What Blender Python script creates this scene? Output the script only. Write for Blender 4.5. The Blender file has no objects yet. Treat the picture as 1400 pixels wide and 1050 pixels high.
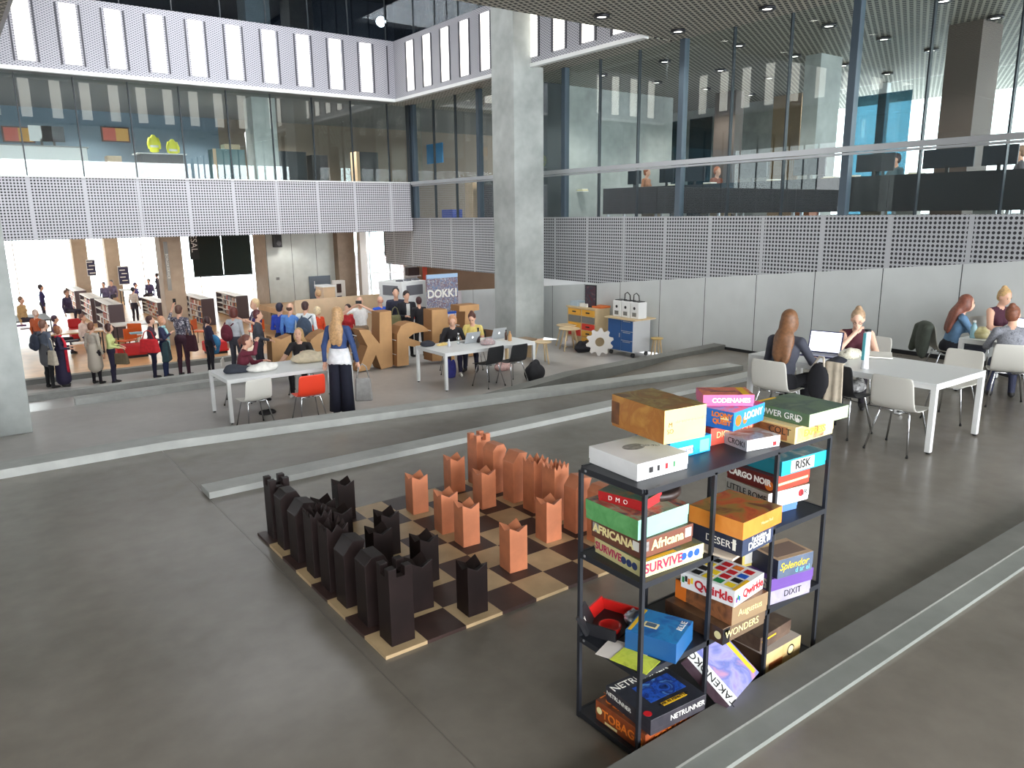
import bpy, bmesh, math, random
import numpy as np
from mathutils import Vector, Matrix, Euler
random.seed(7)
PI = math.pi
C = bpy.context.scene.collection

# ---------------------------------------------------------------- camera (photo 1400x1050)
FPX = 1038.5
PITCH, ROLL, AZ = math.radians(12.58), math.radians(-0.64), math.radians(53.5)
CAM = Vector((0, 0, 2.45))
_hr = Vector((math.sin(AZ), -math.cos(AZ), 0)); _hf = Vector((math.cos(AZ), math.sin(AZ), 0)); _z = Vector((0, 0, 1))
FW = _hf * math.cos(PITCH) - _z * math.sin(PITCH)
_up = _hf * math.sin(PITCH) + _z * math.cos(PITCH)
RT = _hr * math.cos(ROLL) + _up * math.sin(ROLL)
UPV = _up * math.cos(ROLL) - _hr * math.sin(ROLL)
cd = bpy.data.cameras.new('camera'); cam = bpy.data.objects.new('camera', cd); C.objects.link(cam)
cd.sensor_width = 36; cd.lens = 36 * FPX / 1400; cd.clip_start = .05; cd.clip_end = 500
cam.matrix_world = Matrix(((RT.x, UPV.x, -FW.x, CAM.x), (RT.y, UPV.y, -FW.y, CAM.y), (RT.z, UPV.z, -FW.z, CAM.z), (0, 0, 0, 1)))
bpy.context.scene.camera = cam

def ray(x, y): return FW + RT * ((x - 700) / FPX) - UPV * ((y - 525) / FPX)
def PZ(x, y, z): d = ray(x, y); return CAM + d * ((z - CAM.z) / d.z)
def PV(x, y, v): d = ray(x, y); return CAM + d * (v / d.y)
def PU(x, y, u): d = ray(x, y); return CAM + d * (u / d.x)

# ---------------------------------------------------------------- materials
MATS = {}
def srgb(c):
    return tuple((x / 12.92 if x <= .04045 else ((x + .055) / 1.055) ** 2.4) for x in (v / 255 for v in c))
def mat(name, col, rough=.6, metal=0., noise=0., scale=8., spec=.5, emit=0., bump=0., col2=None, alpha=1., coat=0.):
    """procedural material: colour (sRGB 0-255) with noise variation"""
    if name in MATS: return MATS[name]
    m = bpy.data.materials.new(name); m.use_nodes = True; MATS[name] = m
    nt = m.node_tree; b = nt.nodes['Principled BSDF']
    c = (*srgb(col), 1)
    b.inputs['Base Color'].default_value = c; b.inputs['Roughness'].default_value = rough
    b.inputs['Metallic'].default_value = metal; b.inputs['Specular IOR Level'].default_value = spec
    if coat: b.inputs['Coat Weight'].default_value = coat
    if noise or col2:
        tc = nt.nodes.new('ShaderNodeTexCoord'); n = nt.nodes.new('ShaderNodeTexNoise'); r = nt.nodes.new('ShaderNodeValToRGB')
        n.inputs['Scale'].default_value = scale; n.inputs['Detail'].default_value = 4
        nt.links.new(tc.outputs['Object'], n.inputs['Vector']); nt.links.new(n.outputs['Fac'], r.inputs['Fac'])
        e = r.color_ramp.elements; e[0].position = .36; e[1].position = .64
        if col2: e[0].color = c; e[1].color = (*srgb(col2), 1)
        else:
            e[0].color = (*[x * (1 - noise) for x in c[:3]], 1); e[1].color = (*[min(1, x * (1 + noise)) for x in c[:3]], 1)
        nt.links.new(r.outputs['Color'], b.inputs['Base Color'])
        if bump:
            bp = nt.nodes.new('ShaderNodeBump'); bp.inputs['Strength'].default_value = bump; bp.inputs['Distance'].default_value = .01
            nt.links.new(n.outputs['Fac'], bp.inputs['Height']); nt.links.new(bp.outputs['Normal'], b.inputs['Normal'])
    if emit:
        b.inputs['Emission Color'].default_value = c; b.inputs['Emission Strength'].default_value = emit
    return m

def math_node(nt, op, a, b=None):
    n = nt.nodes.new('ShaderNodeMath'); n.operation = op
    for i, x in enumerate((a, b)):
        if x is None: continue
        if isinstance(x, (int, float)): n.inputs[i].default_value = x
        else: nt.links.new(x, n.inputs[i])
    return n.outputs[0]

def perforated(name, axis, col, pitch, r, joint, off=0., zoff=0., dark=(40, 40, 46)):
    """painted sheet metal with rows of punched holes; plain joint every `joint` metres"""
    m = bpy.data.materials.new(name); m.use_nodes = True; MATS[name] = m
    nt = m.node_tree; b = nt.nodes['Principled BSDF']; b.inputs['Roughness'].default_value = .5
    tc = nt.nodes.new('ShaderNodeTexCoord'); sx = nt.nodes.new('ShaderNodeSeparateXYZ'); nt.links.new(tc.outputs['Object'], sx.inputs[0])
    a = math_node(nt, 'ADD', sx.outputs[axis], 100 * joint - off); z = math_node(nt, 'ADD', sx.outputs[2], 20 - zoff)
    fa = math_node(nt, 'SUBTRACT', math_node(nt, 'FRACT', math_node(nt, 'DIVIDE', a, pitch)), .5)
    fz = math_node(nt, 'SUBTRACT', math_node(nt, 'FRACT', math_node(nt, 'DIVIDE', z, pitch)), .5)
    d = math_node(nt, 'SQRT', math_node(nt, 'ADD', math_node(nt, 'MULTIPLY', fa, fa), math_node(nt, 'MULTIPLY', fz, fz)))
    hole = math_node(nt, 'LESS_THAN', d, r)
    j = math_node(nt, 'FRACT', math_node(nt, 'DIVIDE', a, joint))
    inside = math_node(nt, 'MULTIPLY', math_node(nt, 'GREATER_THAN', j, .03), math_node(nt, 'LESS_THAN', j, .97))
    f = math_node(nt, 'MULTIPLY', hole, inside)
    mx = nt.nodes.new('ShaderNodeMix'); mx.data_type = 'RGBA'
    mx.inputs[6].default_value = (*srgb(col), 1); mx.inputs[7].default_value = (*srgb(dark), 1)
    nt.links.new(f, mx.inputs[0]); nt.links.new(mx.outputs[2], b.inputs['Base Color'])
    return m

def expanded(name, axis, col, dark, emit=0., p=.055, q=.03):
    """expanded metal: staggered slots"""
    m = bpy.data.materials.new(name); m.use_nodes = True; MATS[name] = m
    nt = m.node_tree; b = nt.nodes['Principled BSDF']; b.inputs['Roughness'].default_value = .45
    tc = nt.nodes.new('ShaderNodeTexCoord'); sx = nt.nodes.new('ShaderNodeSeparateXYZ'); nt.links.new(tc.outputs['Object'], sx.inputs[0])
    a = math_node(nt, 'DIVIDE', math_node(nt, 'ADD', sx.outputs[axis], 100), p * 2); z = math_node(nt, 'DIVIDE', math_node(nt, 'ADD', sx.outputs[2], 20), q * 2)
    s = math_node(nt, 'SINE', math_node(nt, 'MULTIPLY', a, 2 * PI)); t = math_node(nt, 'SINE', math_node(nt, 'MULTIPLY', z, 2 * PI))
    f = math_node(nt, 'GREATER_THAN', math_node(nt, 'MULTIPLY', s, t), .32)
    mx = nt.nodes.new('ShaderNodeMix'); mx.data_type = 'RGBA'
    mx.inputs[6].default_value = (*srgb(col), 1); mx.inputs[7].default_value = (*srgb(dark), 1)
    nt.links.new(f, mx.inputs[0]); nt.links.new(mx.outputs[2], b.inputs['Base Color'])
    if emit:
        nt.links.new(mx.outputs[2], b.inputs['Emission Color']); b.inputs['Emission Strength'].default_value = emit
    return m

def glass(name, tint=(.86, .93, .92), add=.04, ior=1.5):
    m = bpy.data.materials.new(name); m.use_nodes = True; MATS[name] = m
    nt = m.node_tree; nt.nodes.remove(nt.nodes['Principled BSDF']); out = nt.nodes['Material Output']
    t = nt.nodes.new('ShaderNodeBsdfTransparent'); t.inputs[0].default_value = (*tint, 1)
    g = nt.nodes.new('ShaderNodeBsdfGlossy'); g.inputs['Roughness'].default_value = 0; g.inputs[0].default_value = (1, 1, 1, 1)
    ge = nt.nodes.new('ShaderNodeNewGeometry'); dt = nt.nodes.new('ShaderNodeVectorMath'); dt.operation = 'DOT_PRODUCT'
    nt.links.new(ge.outputs['Incoming'], dt.inputs[0]); nt.links.new(ge.outputs['Normal'], dt.inputs[1])
    f5 = math_node(nt, 'POWER', math_node(nt, 'SUBTRACT', 1.0, math_node(nt, 'ABSOLUTE', dt.outputs['Value'])), 5.0)
    k = math_node(nt, 'ADD', math_node(nt, 'MULTIPLY', f5, .9 - add), .035 + add)
    mx = nt.nodes.new('ShaderNodeMixShader'); nt.links.new(k, mx.inputs[0]); nt.links.new(t.outputs[0], mx.inputs[1]); nt.links.new(g.outputs[0], mx.inputs[2])
    nt.links.new(mx.outputs[0], out.inputs[0]); return m

def concrete(name, c1, c2, rough, scale=.7, fine=9., spec=.5, lines=None):
    """cast concrete: broad clouds plus fine grain"""
    m = bpy.data.materials.new(name); m.use_nodes = True; MATS[name] = m
    nt = m.node_tree; b = nt.nodes['Principled BSDF']; b.inputs['Specular IOR Level'].default_value = spec
    tc = nt.nodes.new('ShaderNodeTexCoord')
    n1 = nt.nodes.new('ShaderNodeTexNoise'); n1.inputs['Scale'].default_value = scale; n1.inputs['Detail'].default_value = 3; n1.inputs['Roughness'].default_value = .6
    n2 = nt.nodes.new('ShaderNodeTexNoise'); n2.inputs['Scale'].default_value = fine; n2.inputs['Detail'].default_value = 5
    for n in (n1, n2): nt.links.new(tc.outputs['Object'], n.inputs['Vector'])
    s = math_node(nt, 'ADD', math_node(nt, 'MULTIPLY', n1.outputs['Fac'], .75), math_node(nt, 'MULTIPLY', n2.outputs['Fac'], .25))
    r = nt.nodes.new('ShaderNodeValToRGB'); e = r.color_ramp.elements
    e[0].position = .2; e[1].position = .8; e[0].color = (*srgb([a - (b_ - a) * .6 for a, b_ in zip(c1, c2)]), 1); e[1].color = (*srgb([b_ + (b_ - a) * .6 for a, b_ in zip(c1, c2)]), 1)
    nt.links.new(s, r.inputs['Fac']); col = r.outputs['Color']
    if lines:
        axis, step, off, w, dark = lines
        sx = nt.nodes.new('ShaderNodeSeparateXYZ'); nt.links.new(tc.outputs['Object'], sx.inputs[0])
        f = math_node(nt, 'LESS_THAN', math_node(nt, 'FRACT', math_node(nt, 'DIVIDE', math_node(nt, 'ADD', sx.outputs[axis], 100 * step - off), step)), w / step)
        mx = nt.nodes.new('ShaderNodeMix'); mx.data_type = 'RGBA'; nt.links.new(f, mx.inputs[0]); nt.links.new(col, mx.inputs[6])
        mx.inputs[7].default_value = (*srgb(dark), 1); col = mx.outputs[2]
    nt.links.new(col, b.inputs['Base Color'])
    b.inputs['Roughness'].default_value = rough
    return m

# ---------------------------------------------------------------- mesh builder
class MB:
    def __init__(s): s.v = []; s.f = []; s.m = []; s.s = []
    def add(s, vs, fs, mi=0, smooth=False):
        o = len(s.v); s.v += [tuple(v) for v in vs]
        for f in fs: s.f.append([i + o for i in f]); s.m.append(mi); s.s.append(smooth)
        return s
    def box(s, c, d, mi=0, rot=None):
        """centre, full size, optional Euler/Matrix rotation about the centre"""
        x, y, z = (k / 2 for k in d)
        vs = [Vector((a * x, b * y, e * z)) for a in (-1, 1) for b in (-1, 1) for e in (-1, 1)]
        if rot is not None:
            R = rot if isinstance(rot, Matrix) else Euler(rot).to_matrix()
            vs = [R @ v for v in vs]
        return s.add([v + Vector(c) for v in vs], [(0, 1, 3, 2), (4, 6, 7, 5), (0, 4, 5, 1), (2, 3, 7, 6), (0, 2, 6, 4), (1, 5, 7, 3)], mi)
    def bb(s, x0, x1, y0, y1, z0, z1, mi=0):
        return s.box(((x0 + x1) / 2, (y0 + y1) / 2, (z0 + z1) / 2), (x1 - x0, y1 - y0, z1 - z0), mi)
    def prism(s, poly, d0, d1, mi=0, axis='z', smooth=False):
        """polygon (CCW) extruded along an axis"""
        n = len(poly)
        def P(p, d): return {'z': (p[0], p[1], d), 'y': (p[0], d, p[1]), 'x': (d, p[0], p[1])}[axis]
        vs = [P(p, d0) for p in poly] + [P(p, d1) for p in poly]
        fs = [tuple(reversed(range(n))), tuple(range(n, 2 * n))]
        s.add(vs, fs, mi)
        o = len(s.v) - 2 * n
        for i in range(n):
            s.f.append([o + i, o + (i + 1) % n, o + n + (i + 1) % n, o + n + i]); s.m.append(mi); s.s.append(smooth)
        return s
    def tube(s, pts, r, n=8, mi=0, cap=True):
        pts = [Vector(p) for p in pts]; rs = r if isinstance(r, (list, tuple)) else [r] * len(pts)
        vs = []; fs = []; ref = None
        for i, p in enumerate(pts):
            t = (pts[min(i + 1, len(pts) - 1)] - pts[max(i - 1, 0)]).normalized()
            if ref is None: ref = t.orthogonal().normalized()
            ref = (ref - t * ref.dot(t)).normalized(); b = t.cross(ref)
            for k in range(n):
                a = 2 * PI * k / n; vs.append(p + (ref * math.cos(a) + b * math.sin(a)) * rs[i])
        for i in range(len(pts) - 1):
            for k in range(n):
                fs.append((i * n + k, i * n + (k + 1) % n, (i + 1) * n + (k + 1) % n, (i + 1) * n + k))
        s.add(vs, fs, mi, True)
        if cap:
            o = len(s.v) - len(vs)
            s.f.append([o + k for k in reversed(range(n))]); s.m.append(mi); s.s.append(False)
            s.f.append([o + (len(pts) - 1) * n + k for k in range(n)]); s.m.append(mi); s.s.append(False)
        return s
    def lathe(s, prof, n=20, c=(0, 0, 0), mi=0, smooth=True):
        """profile of (radius, z); closed with caps where radius > 0"""
        vs = []; fs = []; c = Vector(c)
        for r, z in prof:
            for k in range(n):
                a = 2 * PI * k / n; vs.append(c + Vector((r * math.cos(a), r * math.sin(a), z)))
        for i in range(len(prof) - 1):
            for k in range(n): fs.append((i * n + k, i * n + (k + 1) % n, (i + 1) * n + (k + 1) % n, (i + 1) * n + k))
        s.add(vs, fs, mi, smooth); o = len(s.v) - len(vs)
        s.f.append([o + k for k in reversed(range(n))]); s.m.append(mi); s.s.append(False)
        s.f.append([o + (len(prof) - 1) * n + k for k in range(n)]); s.m.append(mi); s.s.append(False)
        return s
    def ell(s, c, r, n=12, mi=0, rot=None):
        c = Vector(c); vs = []; fs = []; h = n // 2
        for i in range(1, h):
            t = PI * i / h
            for k in range(n):
                a = 2 * PI * k / n; v = Vector((r[0] * math.sin(t) * math.cos(a), r[1] * math.sin(t) * math.sin(a), r[2] * math.cos(t)))
                vs.append(v)
        vs += [Vector((0, 0, r[2])), Vector((0, 0, -r[2]))]
        if rot is not None: vs = [Euler(rot).to_matrix() @ v for v in vs]
        for i in range(h - 2):
            for k in range(n): fs.append((i * n + k, (i + 1) * n + k, (i + 1) * n + (k + 1) % n, i * n + (k + 1) % n))
        T = len(vs) - 2
        for k in range(n):
            fs.append((T, k, (k + 1) % n)); fs.append((T + 1, (h - 2) * n + (k + 1) % n, (h - 2) * n + k))
        return s.add([c + v for v in vs], fs, mi, True)
    def mesh(s, name, mats):
        me = bpy.data.meshes.new(name); me.from_pydata(s.v, [], s.f)
        for m in (mats if isinstance(mats, (list, tuple)) else [mats]): me.materials.append(m)
        me.polygons.foreach_set('material_index', s.m); me.polygons.foreach_set('use_smooth', s.s); me.update()
        return me
    def obj(s, name, mats, parent=None, loc=None, rz=None, bevel=0., seg=2):
        o = bpy.data.objects.new(name, s.mesh(name, mats)); C.objects.link(o)
        if parent is not None: o.parent = parent
        if loc is not None: o.location = loc
        if rz is not None: o.rotation_euler = (0, 0, rz) if isinstance(rz, (int, float)) else rz
        if bevel:
            md = o.modifiers.new('bevel', 'BEVEL'); md.width = bevel; md.segments = seg; md.limit_method = 'ANGLE'; md.angle_limit = math.radians(40)
        return o

def tag(o, label, cat, group=None):
    o['label'] = label; o['category'] = cat
    if group: o['group'] = group
    return o
def thing(name, label, cat, loc=(0, 0, 0), rz=0., group=None):
    o = bpy.data.objects.new(name, None); C.objects.link(o); o.location = loc; o.empty_display_size = .05
    o.rotation_euler = (0, 0, rz) if isinstance(rz, (int, float)) else rz
    return tag(o, label, cat, group)
def struct(o): o['kind'] = 'structure'; return o
def dup(root, loc, rz=0., label=None, group=None):
    r = root.copy(); C.objects.link(r); r.location = loc; r.rotation_euler = (0, 0, rz) if isinstance(rz, (int, float)) else rz
    if label: r['label'] = label
    if group: r['group'] = group
    for ch in list(root.children):
        c = ch.copy(); C.objects.link(c); c.parent = r
        for g in list(ch.children):
            d = g.copy(); C.objects.link(d); d.parent = c
    return r
def text_mesh(txt, size, m, depth=.0006, shear=0., bold=0.):
    cu = bpy.data.curves.new('lettering', 'FONT'); cu.body = txt; cu.size = size; cu.extrude = depth; cu.align_x = 'CENTER'; cu.align_y = 'CENTER'; cu.shear = shear; cu.offset = bold
    cu.resolution_u = 3
    o = bpy.data.objects.new('lettering', cu); C.objects.link(o)
    me = bpy.data.meshes.new_from_object(o.evaluated_get(bpy.context.evaluated_depsgraph_get()))
    bpy.data.objects.remove(o); me.materials.clear(); me.materials.append(m); return me
def lettering(txt, size, m, parent, loc, rot, name='lettering', bold=0., shear=0.):
    o = bpy.data.objects.new(name, text_mesh(txt, size, m, bold=bold, shear=shear)); C.objects.link(o); o.parent = parent; o.location = loc; o.rotation_euler = rot
    return o
F1, F2, F3 = -.85, -1.55, -1.8
K2A, K2B = 6.76, 7.02; K3A, K3B = 8.58, 8.9; K4A, K4B = 10.2, 10.5
def fl(x, y):
    """walking floor height"""
    if y < K3A: return 0. if x < 1.63 else (0. if y < K2B else -.043 * (x - 1.63))
    if y < 15.45: return F1
    if y < 19.8: return F1 + (F2 - F1) * (y - 15.45) / 4.35
    if y < 22.6: return F2
    return F3
# ================================================================ SETTING
F1, F2, F3 = -.85, -1.55, -1.8
M_floor = concrete('polished concrete floor', (104, 98, 90), (126, 120, 111), .27, .45, 6., .5)
M_floor2 = concrete('glare lightened concrete floor', (156, 152, 148), (174, 170, 166), .36, .5, 6.)  # floor concrete made paler, window glare put into its colour
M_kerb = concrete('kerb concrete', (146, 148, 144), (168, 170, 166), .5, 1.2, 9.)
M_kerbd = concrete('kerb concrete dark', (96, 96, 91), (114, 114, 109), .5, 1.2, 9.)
M_conc = concrete('cast concrete', (150, 155, 152), (182, 187, 184), .7, .8, 5.)
M_wallw = concrete('white wall panels', (196, 200, 199), (208, 212, 211), .35, .5, 3., .4, (1, 1.3, 6.91, .016, (60, 66, 66)))
M_wood = mat('oak floorboards', (206, 165, 118), .3, noise=.12, scale=2)
M_lightwood = mat('birch panel', (214, 184, 150), .5, noise=.06, scale=3)
M_alu = mat('brushed aluminium', (196, 198, 202), .35, .6)
M_black = mat('black steel', (28, 29, 32), .45)
M_blackrub = mat('black rubber', (18, 18, 19), .8)
M_white = mat('white paint', (232, 233, 232), .4)
M_grid = expanded('open ceiling mesh', 0, (132, 130, 122), (40, 40, 38), p=.06, q=.03)
M_dark = mat('dark panel', (44, 50, 56), .5)
M_mull = mat('dark steel mullion', (38, 46, 52), .4)
M_perfR = perforated('perforated grey sheet', 1, (176, 178, 182), .075, .33, 1.3, 6.91 - .03)
M_perfL = perforated('perforated white sheet', 0, (202, 200, 206), .075, .31, 1.3, 2.08 - .03)
M_glass = glass('facade glass', (.93, .97, .965), .01)
M_expL = expanded('expanded metal along facade', 0, (176, 175, 182), (92, 92, 102))
M_expR = expanded('expanded metal across facade', 1, (178, 178, 184), (88, 88, 98))

def ceiling_grid_material():
    m = bpy.data.materials.new('slatted ceiling'); m.use_nodes = True; nt = m.node_tree; b = nt.nodes['Principled BSDF']; b.inputs['Roughness'].default_value = .6
    tc = nt.nodes.new('ShaderNodeTexCoord'); mp = nt.nodes.new('ShaderNodeMapping'); mp.inputs['Rotation'].default_value = (0, 0, math.radians(-26)); nt.links.new(tc.outputs['Object'], mp.inputs[0])
    sx = nt.nodes.new('ShaderNodeSeparateXYZ'); nt.links.new(mp.outputs[0], sx.inputs[0])
    a = math_node(nt, 'FRACT', math_node(nt, 'DIVIDE', math_node(nt, 'ADD', sx.outputs[1], 100), .11))
    c = math_node(nt, 'FRACT', math_node(nt, 'DIVIDE', math_node(nt, 'ADD', sx.outputs[0], 100), .15))
    f = math_node(nt, 'MULTIPLY', math_node(nt, 'GREATER_THAN', a, .4), math_node(nt, 'GREATER_THAN', c, .3))
    mx = nt.nodes.new('ShaderNodeMix'); mx.data_type = 'RGBA'; mx.inputs[6].default_value = (*srgb((186, 182, 170)), 1); mx.inputs[7].default_value = (*srgb((46, 46, 44)), 1)
    nt.links.new(f, mx.inputs[0]); nt.links.new(mx.outputs[2], b.inputs['Base Color']); return m
M_ceil = ceiling_grid_material()

def slab(name, x0, x1, y0, y1, z0, z1, m): return struct(MB().bb(x0, x1, y0, y1, z0, z1).obj(name, m))
def wedge(name, m, x0, z0, x1, z1, y0, y1, th=.3):
    """ramp running along X from (x0,z0) to (x1,z1)"""
    b = MB(); b.prism([(x0, z0 - th), (x1, z1 - th), (x1, z1), (x0, z0)], y0, y1, axis='y')
    return struct(b.obj(name, m))

K2A, K2B = 6.76, 7.02; K3A, K3B = 8.58, 8.9; K4A, K4B = 10.2, 10.5
# floors
slab('floor', -13, 1.63, 2.05, K3A, -.3, 0, M_floor)
slab('floor', 1.63, 13.3, 2.05, K2A, -.3, 0, M_floor)
slab('floor', -13, 13.3, -9, 1.75, -.3, .075, M_floor)
wedge('floor', M_floor, 1.63, 0, 11.7, -.43, K2B, K3A)
slab('floor', 11.7, 13.3, K2B, K4A, -.8, -.43, M_floor)
wedge('floor', M_floor, 6.2, F1, 11.7, -.43, K3B, K4A)
slab('floor', -13, 6.2, K3B, 15.45, F1 - .3, F1, M_floor2)
slab('floor', 6.2, 13.3, K4B, 15.45, F1 - .3, F1, M_floor2)
b = MB(); b.prism([(15.45, F1 - .3), (19.8, F2 - .3), (19.8, F2), (15.45, F1)], -13, 13.26, axis='x'); struct(b.obj('floor', M_floor2))
slab('floor', -13, 16, 19.8, 22.5, F2 - .3, F2, M_floor2)
slab('floor', -13, 7.2, 22.4, 22.7, F2 - .3, F3 + .12, M_kerb)
slab('floor', -13, 30, 22.7, 47, F3 - .3, F3, M_wood)
struct(MB().bb(1.627, 1.633, 2.05, K3A, -.01, .001).obj('trim_6', mat('floor joint', (102, 96, 88), .4)))
# kerbs
def kerb(x0, z0, x1, z1, y0, y1, m=M_kerb, h=.35): return struct(wedge('trim_1', m, x0, z0, x1, z1, y0, y1, h))
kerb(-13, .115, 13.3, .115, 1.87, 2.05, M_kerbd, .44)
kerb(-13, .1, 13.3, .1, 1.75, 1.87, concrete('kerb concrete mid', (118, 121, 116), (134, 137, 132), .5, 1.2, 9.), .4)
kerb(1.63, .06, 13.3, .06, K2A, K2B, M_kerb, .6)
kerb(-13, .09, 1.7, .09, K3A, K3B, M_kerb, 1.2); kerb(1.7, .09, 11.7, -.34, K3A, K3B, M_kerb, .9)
kerb(6.3, -.62, 9, -.4, K4A, K4B, M_kerbd, .8); kerb(9, -.4, 13.3, -.33, K4A, K4B, M_kerbd, .8)  # face turned from the light, its shade put into the darker concrete
kerb(1.6, -.73, 7.2, -.73, 15.45, 15.7, M_kerb, .5)
kerb(-13, -1.4, 7.2, -1.4, 19.8, 20.05, M_kerb, .5)
kerb(1.2, -1.42, 7.2, -1.42, 21.9, 22.15, M_kerbd, .4)

slab('wall_left_unseen', -13.1, -13, -9, 23.5, -1.6, 6.06, mat('unseen left wall', (150, 148, 144), .7))  # unseen wall, put in to cut light and reflections from the left
# white panel wall with its sloping top, black baseboard
b = MB(); top = lambda y: 1.67 - .0997 * (y - 4.76)
b.prism([(-9, -.6), (K2A, -.6), (25, -1.2), (25, top(25)), (-9, top(-9))], 13.26, 13.31, axis='x'); struct(b.obj('wall_right', M_wallw))
struct(MB().bb(13.235, 13.26, -9, 6.9, 0, .07).obj('baseboard_right', M_black))
b = MB(); b.prism([(7.02, -.43), (10.2, -.43), (10.2, -.37), (7.02, -.37)], 13.235, 13.26, axis='x'); struct(b.obj('baseboard_right', M_black))
struct(MB().bb(14.3, 14.4, 17.7, 26, -2, 2, 0).obj('wall_back', mat('brown ply wall', (150, 118, 92), .6, noise=.05, scale=2)))
struct(MB().bb(14.29, 14.39, 9, 17.7, -2, 2).obj('wall_back', M_white))

# right balcony: slab, perforated front, handrail, glazing
slab('floor', 13.36, 26, -9, 26, 1.0, 2.33, mat('office carpet', (92, 92, 94), .9))
struct(MB().bb(13.31, 13.35, -9, 25.8, .72, 2.37).obj('wall_balcony_right', M_perfR))
w = struct(bpy.data.objects.new('window_1', None)); C.objects.link(w)
MU = [6.51 + 1.3 * k for k in range(-9, 14)]
for k, y in enumerate(MU[:-1]):
    MB().bb(13.335, 13.345, y + .012, y + 1.3 - .012, 2.37, 6.05).obj('pane', M_glass, w)
for k, y in enumerate(MU):
    big = (k % 3) == 1
    d = .07 if big else .013
    MB().bb(13.3 if not big else 13.27, 13.38 if not big else 13.42, y - d, y + d, 2.37, 6.05).obj('mullion', M_mull if not big else mat('blue grey fin', (70, 84, 96), .4), w)
r = MB().bb(13.2, 13.26, -9, 23.5, 3.47, 3.57).obj('handrail', M_alu, w)
MB().bb(13.24, 13.3, -9, 23.5, 3.42, 3.46).obj('handrail', M_alu, w)

# left balcony over the library
slab('floor', -13, 26, 23.66, 33, 1.95, 2.33, mat('office carpet 2', (150, 150, 150), .9))
slab('ceiling', -13, 30, 33, 47, 1.95, 2.33, M_white)
struct(MB().bb(-13, 13.26, 23.56, 23.62, 1.93, 3.52).obj('wall_balcony_left', M_perfL))
struct(MB().bb(-13, 13.2, 23.53, 23.66, 3.52, 3.56).obj('trim_2', M_white))
w = struct(bpy.data.objects.new('window_2', None)); C.objects.link(w)
for k in range(-10, 9):
    x = 2.08 + 1.3 * k
    MB().bb(x + .015, x + 1.285, 23.63, 23.64, 3.56, 6.05).obj('pane', M_glass, w)
    MB().bb(x - .013, x + .013, 23.6, 23.68, 3.56, 6.05).obj('mullion', M_mull, w)
MB().bb(13.2, 13.3, 23.5, 23.7, 2.37, 6.05).obj('mullion', M_mull, w)

# level three: soffits, luminous balustrades round the void, upper glazing
VX0, VX1, VY0, VY1 = 1.6, 12.5, 12.05, 23.04
slab('ceiling', -13, 13.3, -9, VY0 - .09, 6.06, 6.3, M_ceil)
slab('ceiling', -13, VX0 - .09, VY0, 23, 6.06, 6.3, M_ceil)
slab('ceiling', VX1 + .09, 27, VY0, 24, 6.06, 6.3, M_ceil)
slab('ceiling', 13.3, 27, -9, VY0, 6.06, 6.3, M_ceil)
slab('ceiling', -13, 27, VY1 + .11, 33, 6.065, 6.3, mat('grey plaster ceiling', (120, 122, 122), .7))
struct(MB().bb(VX0 - .1, VX1 + .1, VY1, VY1 + .08, 6.1, 7.86).obj('wall_balustrade_back', M_expL))
struct(MB().bb(VX1, VX1 + .08, VY0, VY1, 6.1, 7.86).obj('wall_balustrade_right', M_expR))
struct(MB().bb(VX0 - .08, VX0, VY0, VY1, 6.1, 7.86).obj('wall_balustrade_left', M_expR))
struct(MB().bb(VX0, VX1, VY0 - .08, VY0, 6.1, 7.86).obj('wall_balustrade_front', M_expL))
struct(MB().bb(VX0, VX1 - .02, VY1 - .05, VY1 + .1, 6.03, 6.12).obj('trim_3', M_white))
struct(MB().bb(VX1 - .05, VX1 + .1, VY0, VY1 - .06, 6.03, 6.12).obj('trim_3', M_white))
M_rib = mat('dark grey rib', (70, 70, 78), .6)  # dark grey ribs either side of each light strip
b = MB()
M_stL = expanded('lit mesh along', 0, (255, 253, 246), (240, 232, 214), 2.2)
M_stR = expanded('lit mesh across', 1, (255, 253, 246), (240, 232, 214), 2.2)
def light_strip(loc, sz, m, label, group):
    if 'mirrored' in group: struct(MB().box((0, 0, 0), sz).obj('mirrored_light_strip', m, loc=loc)); return  # glowing strips out of view, there for their reflections in the glass
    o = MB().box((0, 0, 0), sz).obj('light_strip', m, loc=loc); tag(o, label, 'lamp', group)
for k in range(-1, 10):
    x = 2.37 + 1.015 * k
    if x > VX0: light_strip((x, VY1 - .0115, 6.98), (.36, .02, 1.42), M_stL, 'tall white light strip glowing behind mesh of the long upper balustrade', 'light strips in the long upper balustrade')
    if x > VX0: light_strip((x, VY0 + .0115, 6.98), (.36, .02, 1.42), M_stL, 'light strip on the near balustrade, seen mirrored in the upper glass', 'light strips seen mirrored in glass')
for k in range(11):
    y = 22.0 - 1.02 * k
    if y > VY0 + .2:
        light_strip((VX1 - .0115, y, 6.98), (.02, .36, 1.42), M_stR, 'tall white light strip glowing behind mesh of the short upper balustrade', 'light strips in the short upper balustrade')
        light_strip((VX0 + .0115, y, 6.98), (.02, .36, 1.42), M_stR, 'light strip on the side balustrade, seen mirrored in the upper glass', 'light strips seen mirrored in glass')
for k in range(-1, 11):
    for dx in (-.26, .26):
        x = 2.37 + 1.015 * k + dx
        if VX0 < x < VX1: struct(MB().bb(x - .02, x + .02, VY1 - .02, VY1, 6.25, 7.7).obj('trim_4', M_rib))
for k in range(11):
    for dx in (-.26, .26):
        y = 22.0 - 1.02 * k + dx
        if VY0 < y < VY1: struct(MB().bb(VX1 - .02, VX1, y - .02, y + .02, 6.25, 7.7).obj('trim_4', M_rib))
w = struct(bpy.data.objects.new('window_3', None)); C.objects.link(w)
M_dglass = glass('dark upper glass', (.6, .66, .7), .06)
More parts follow.
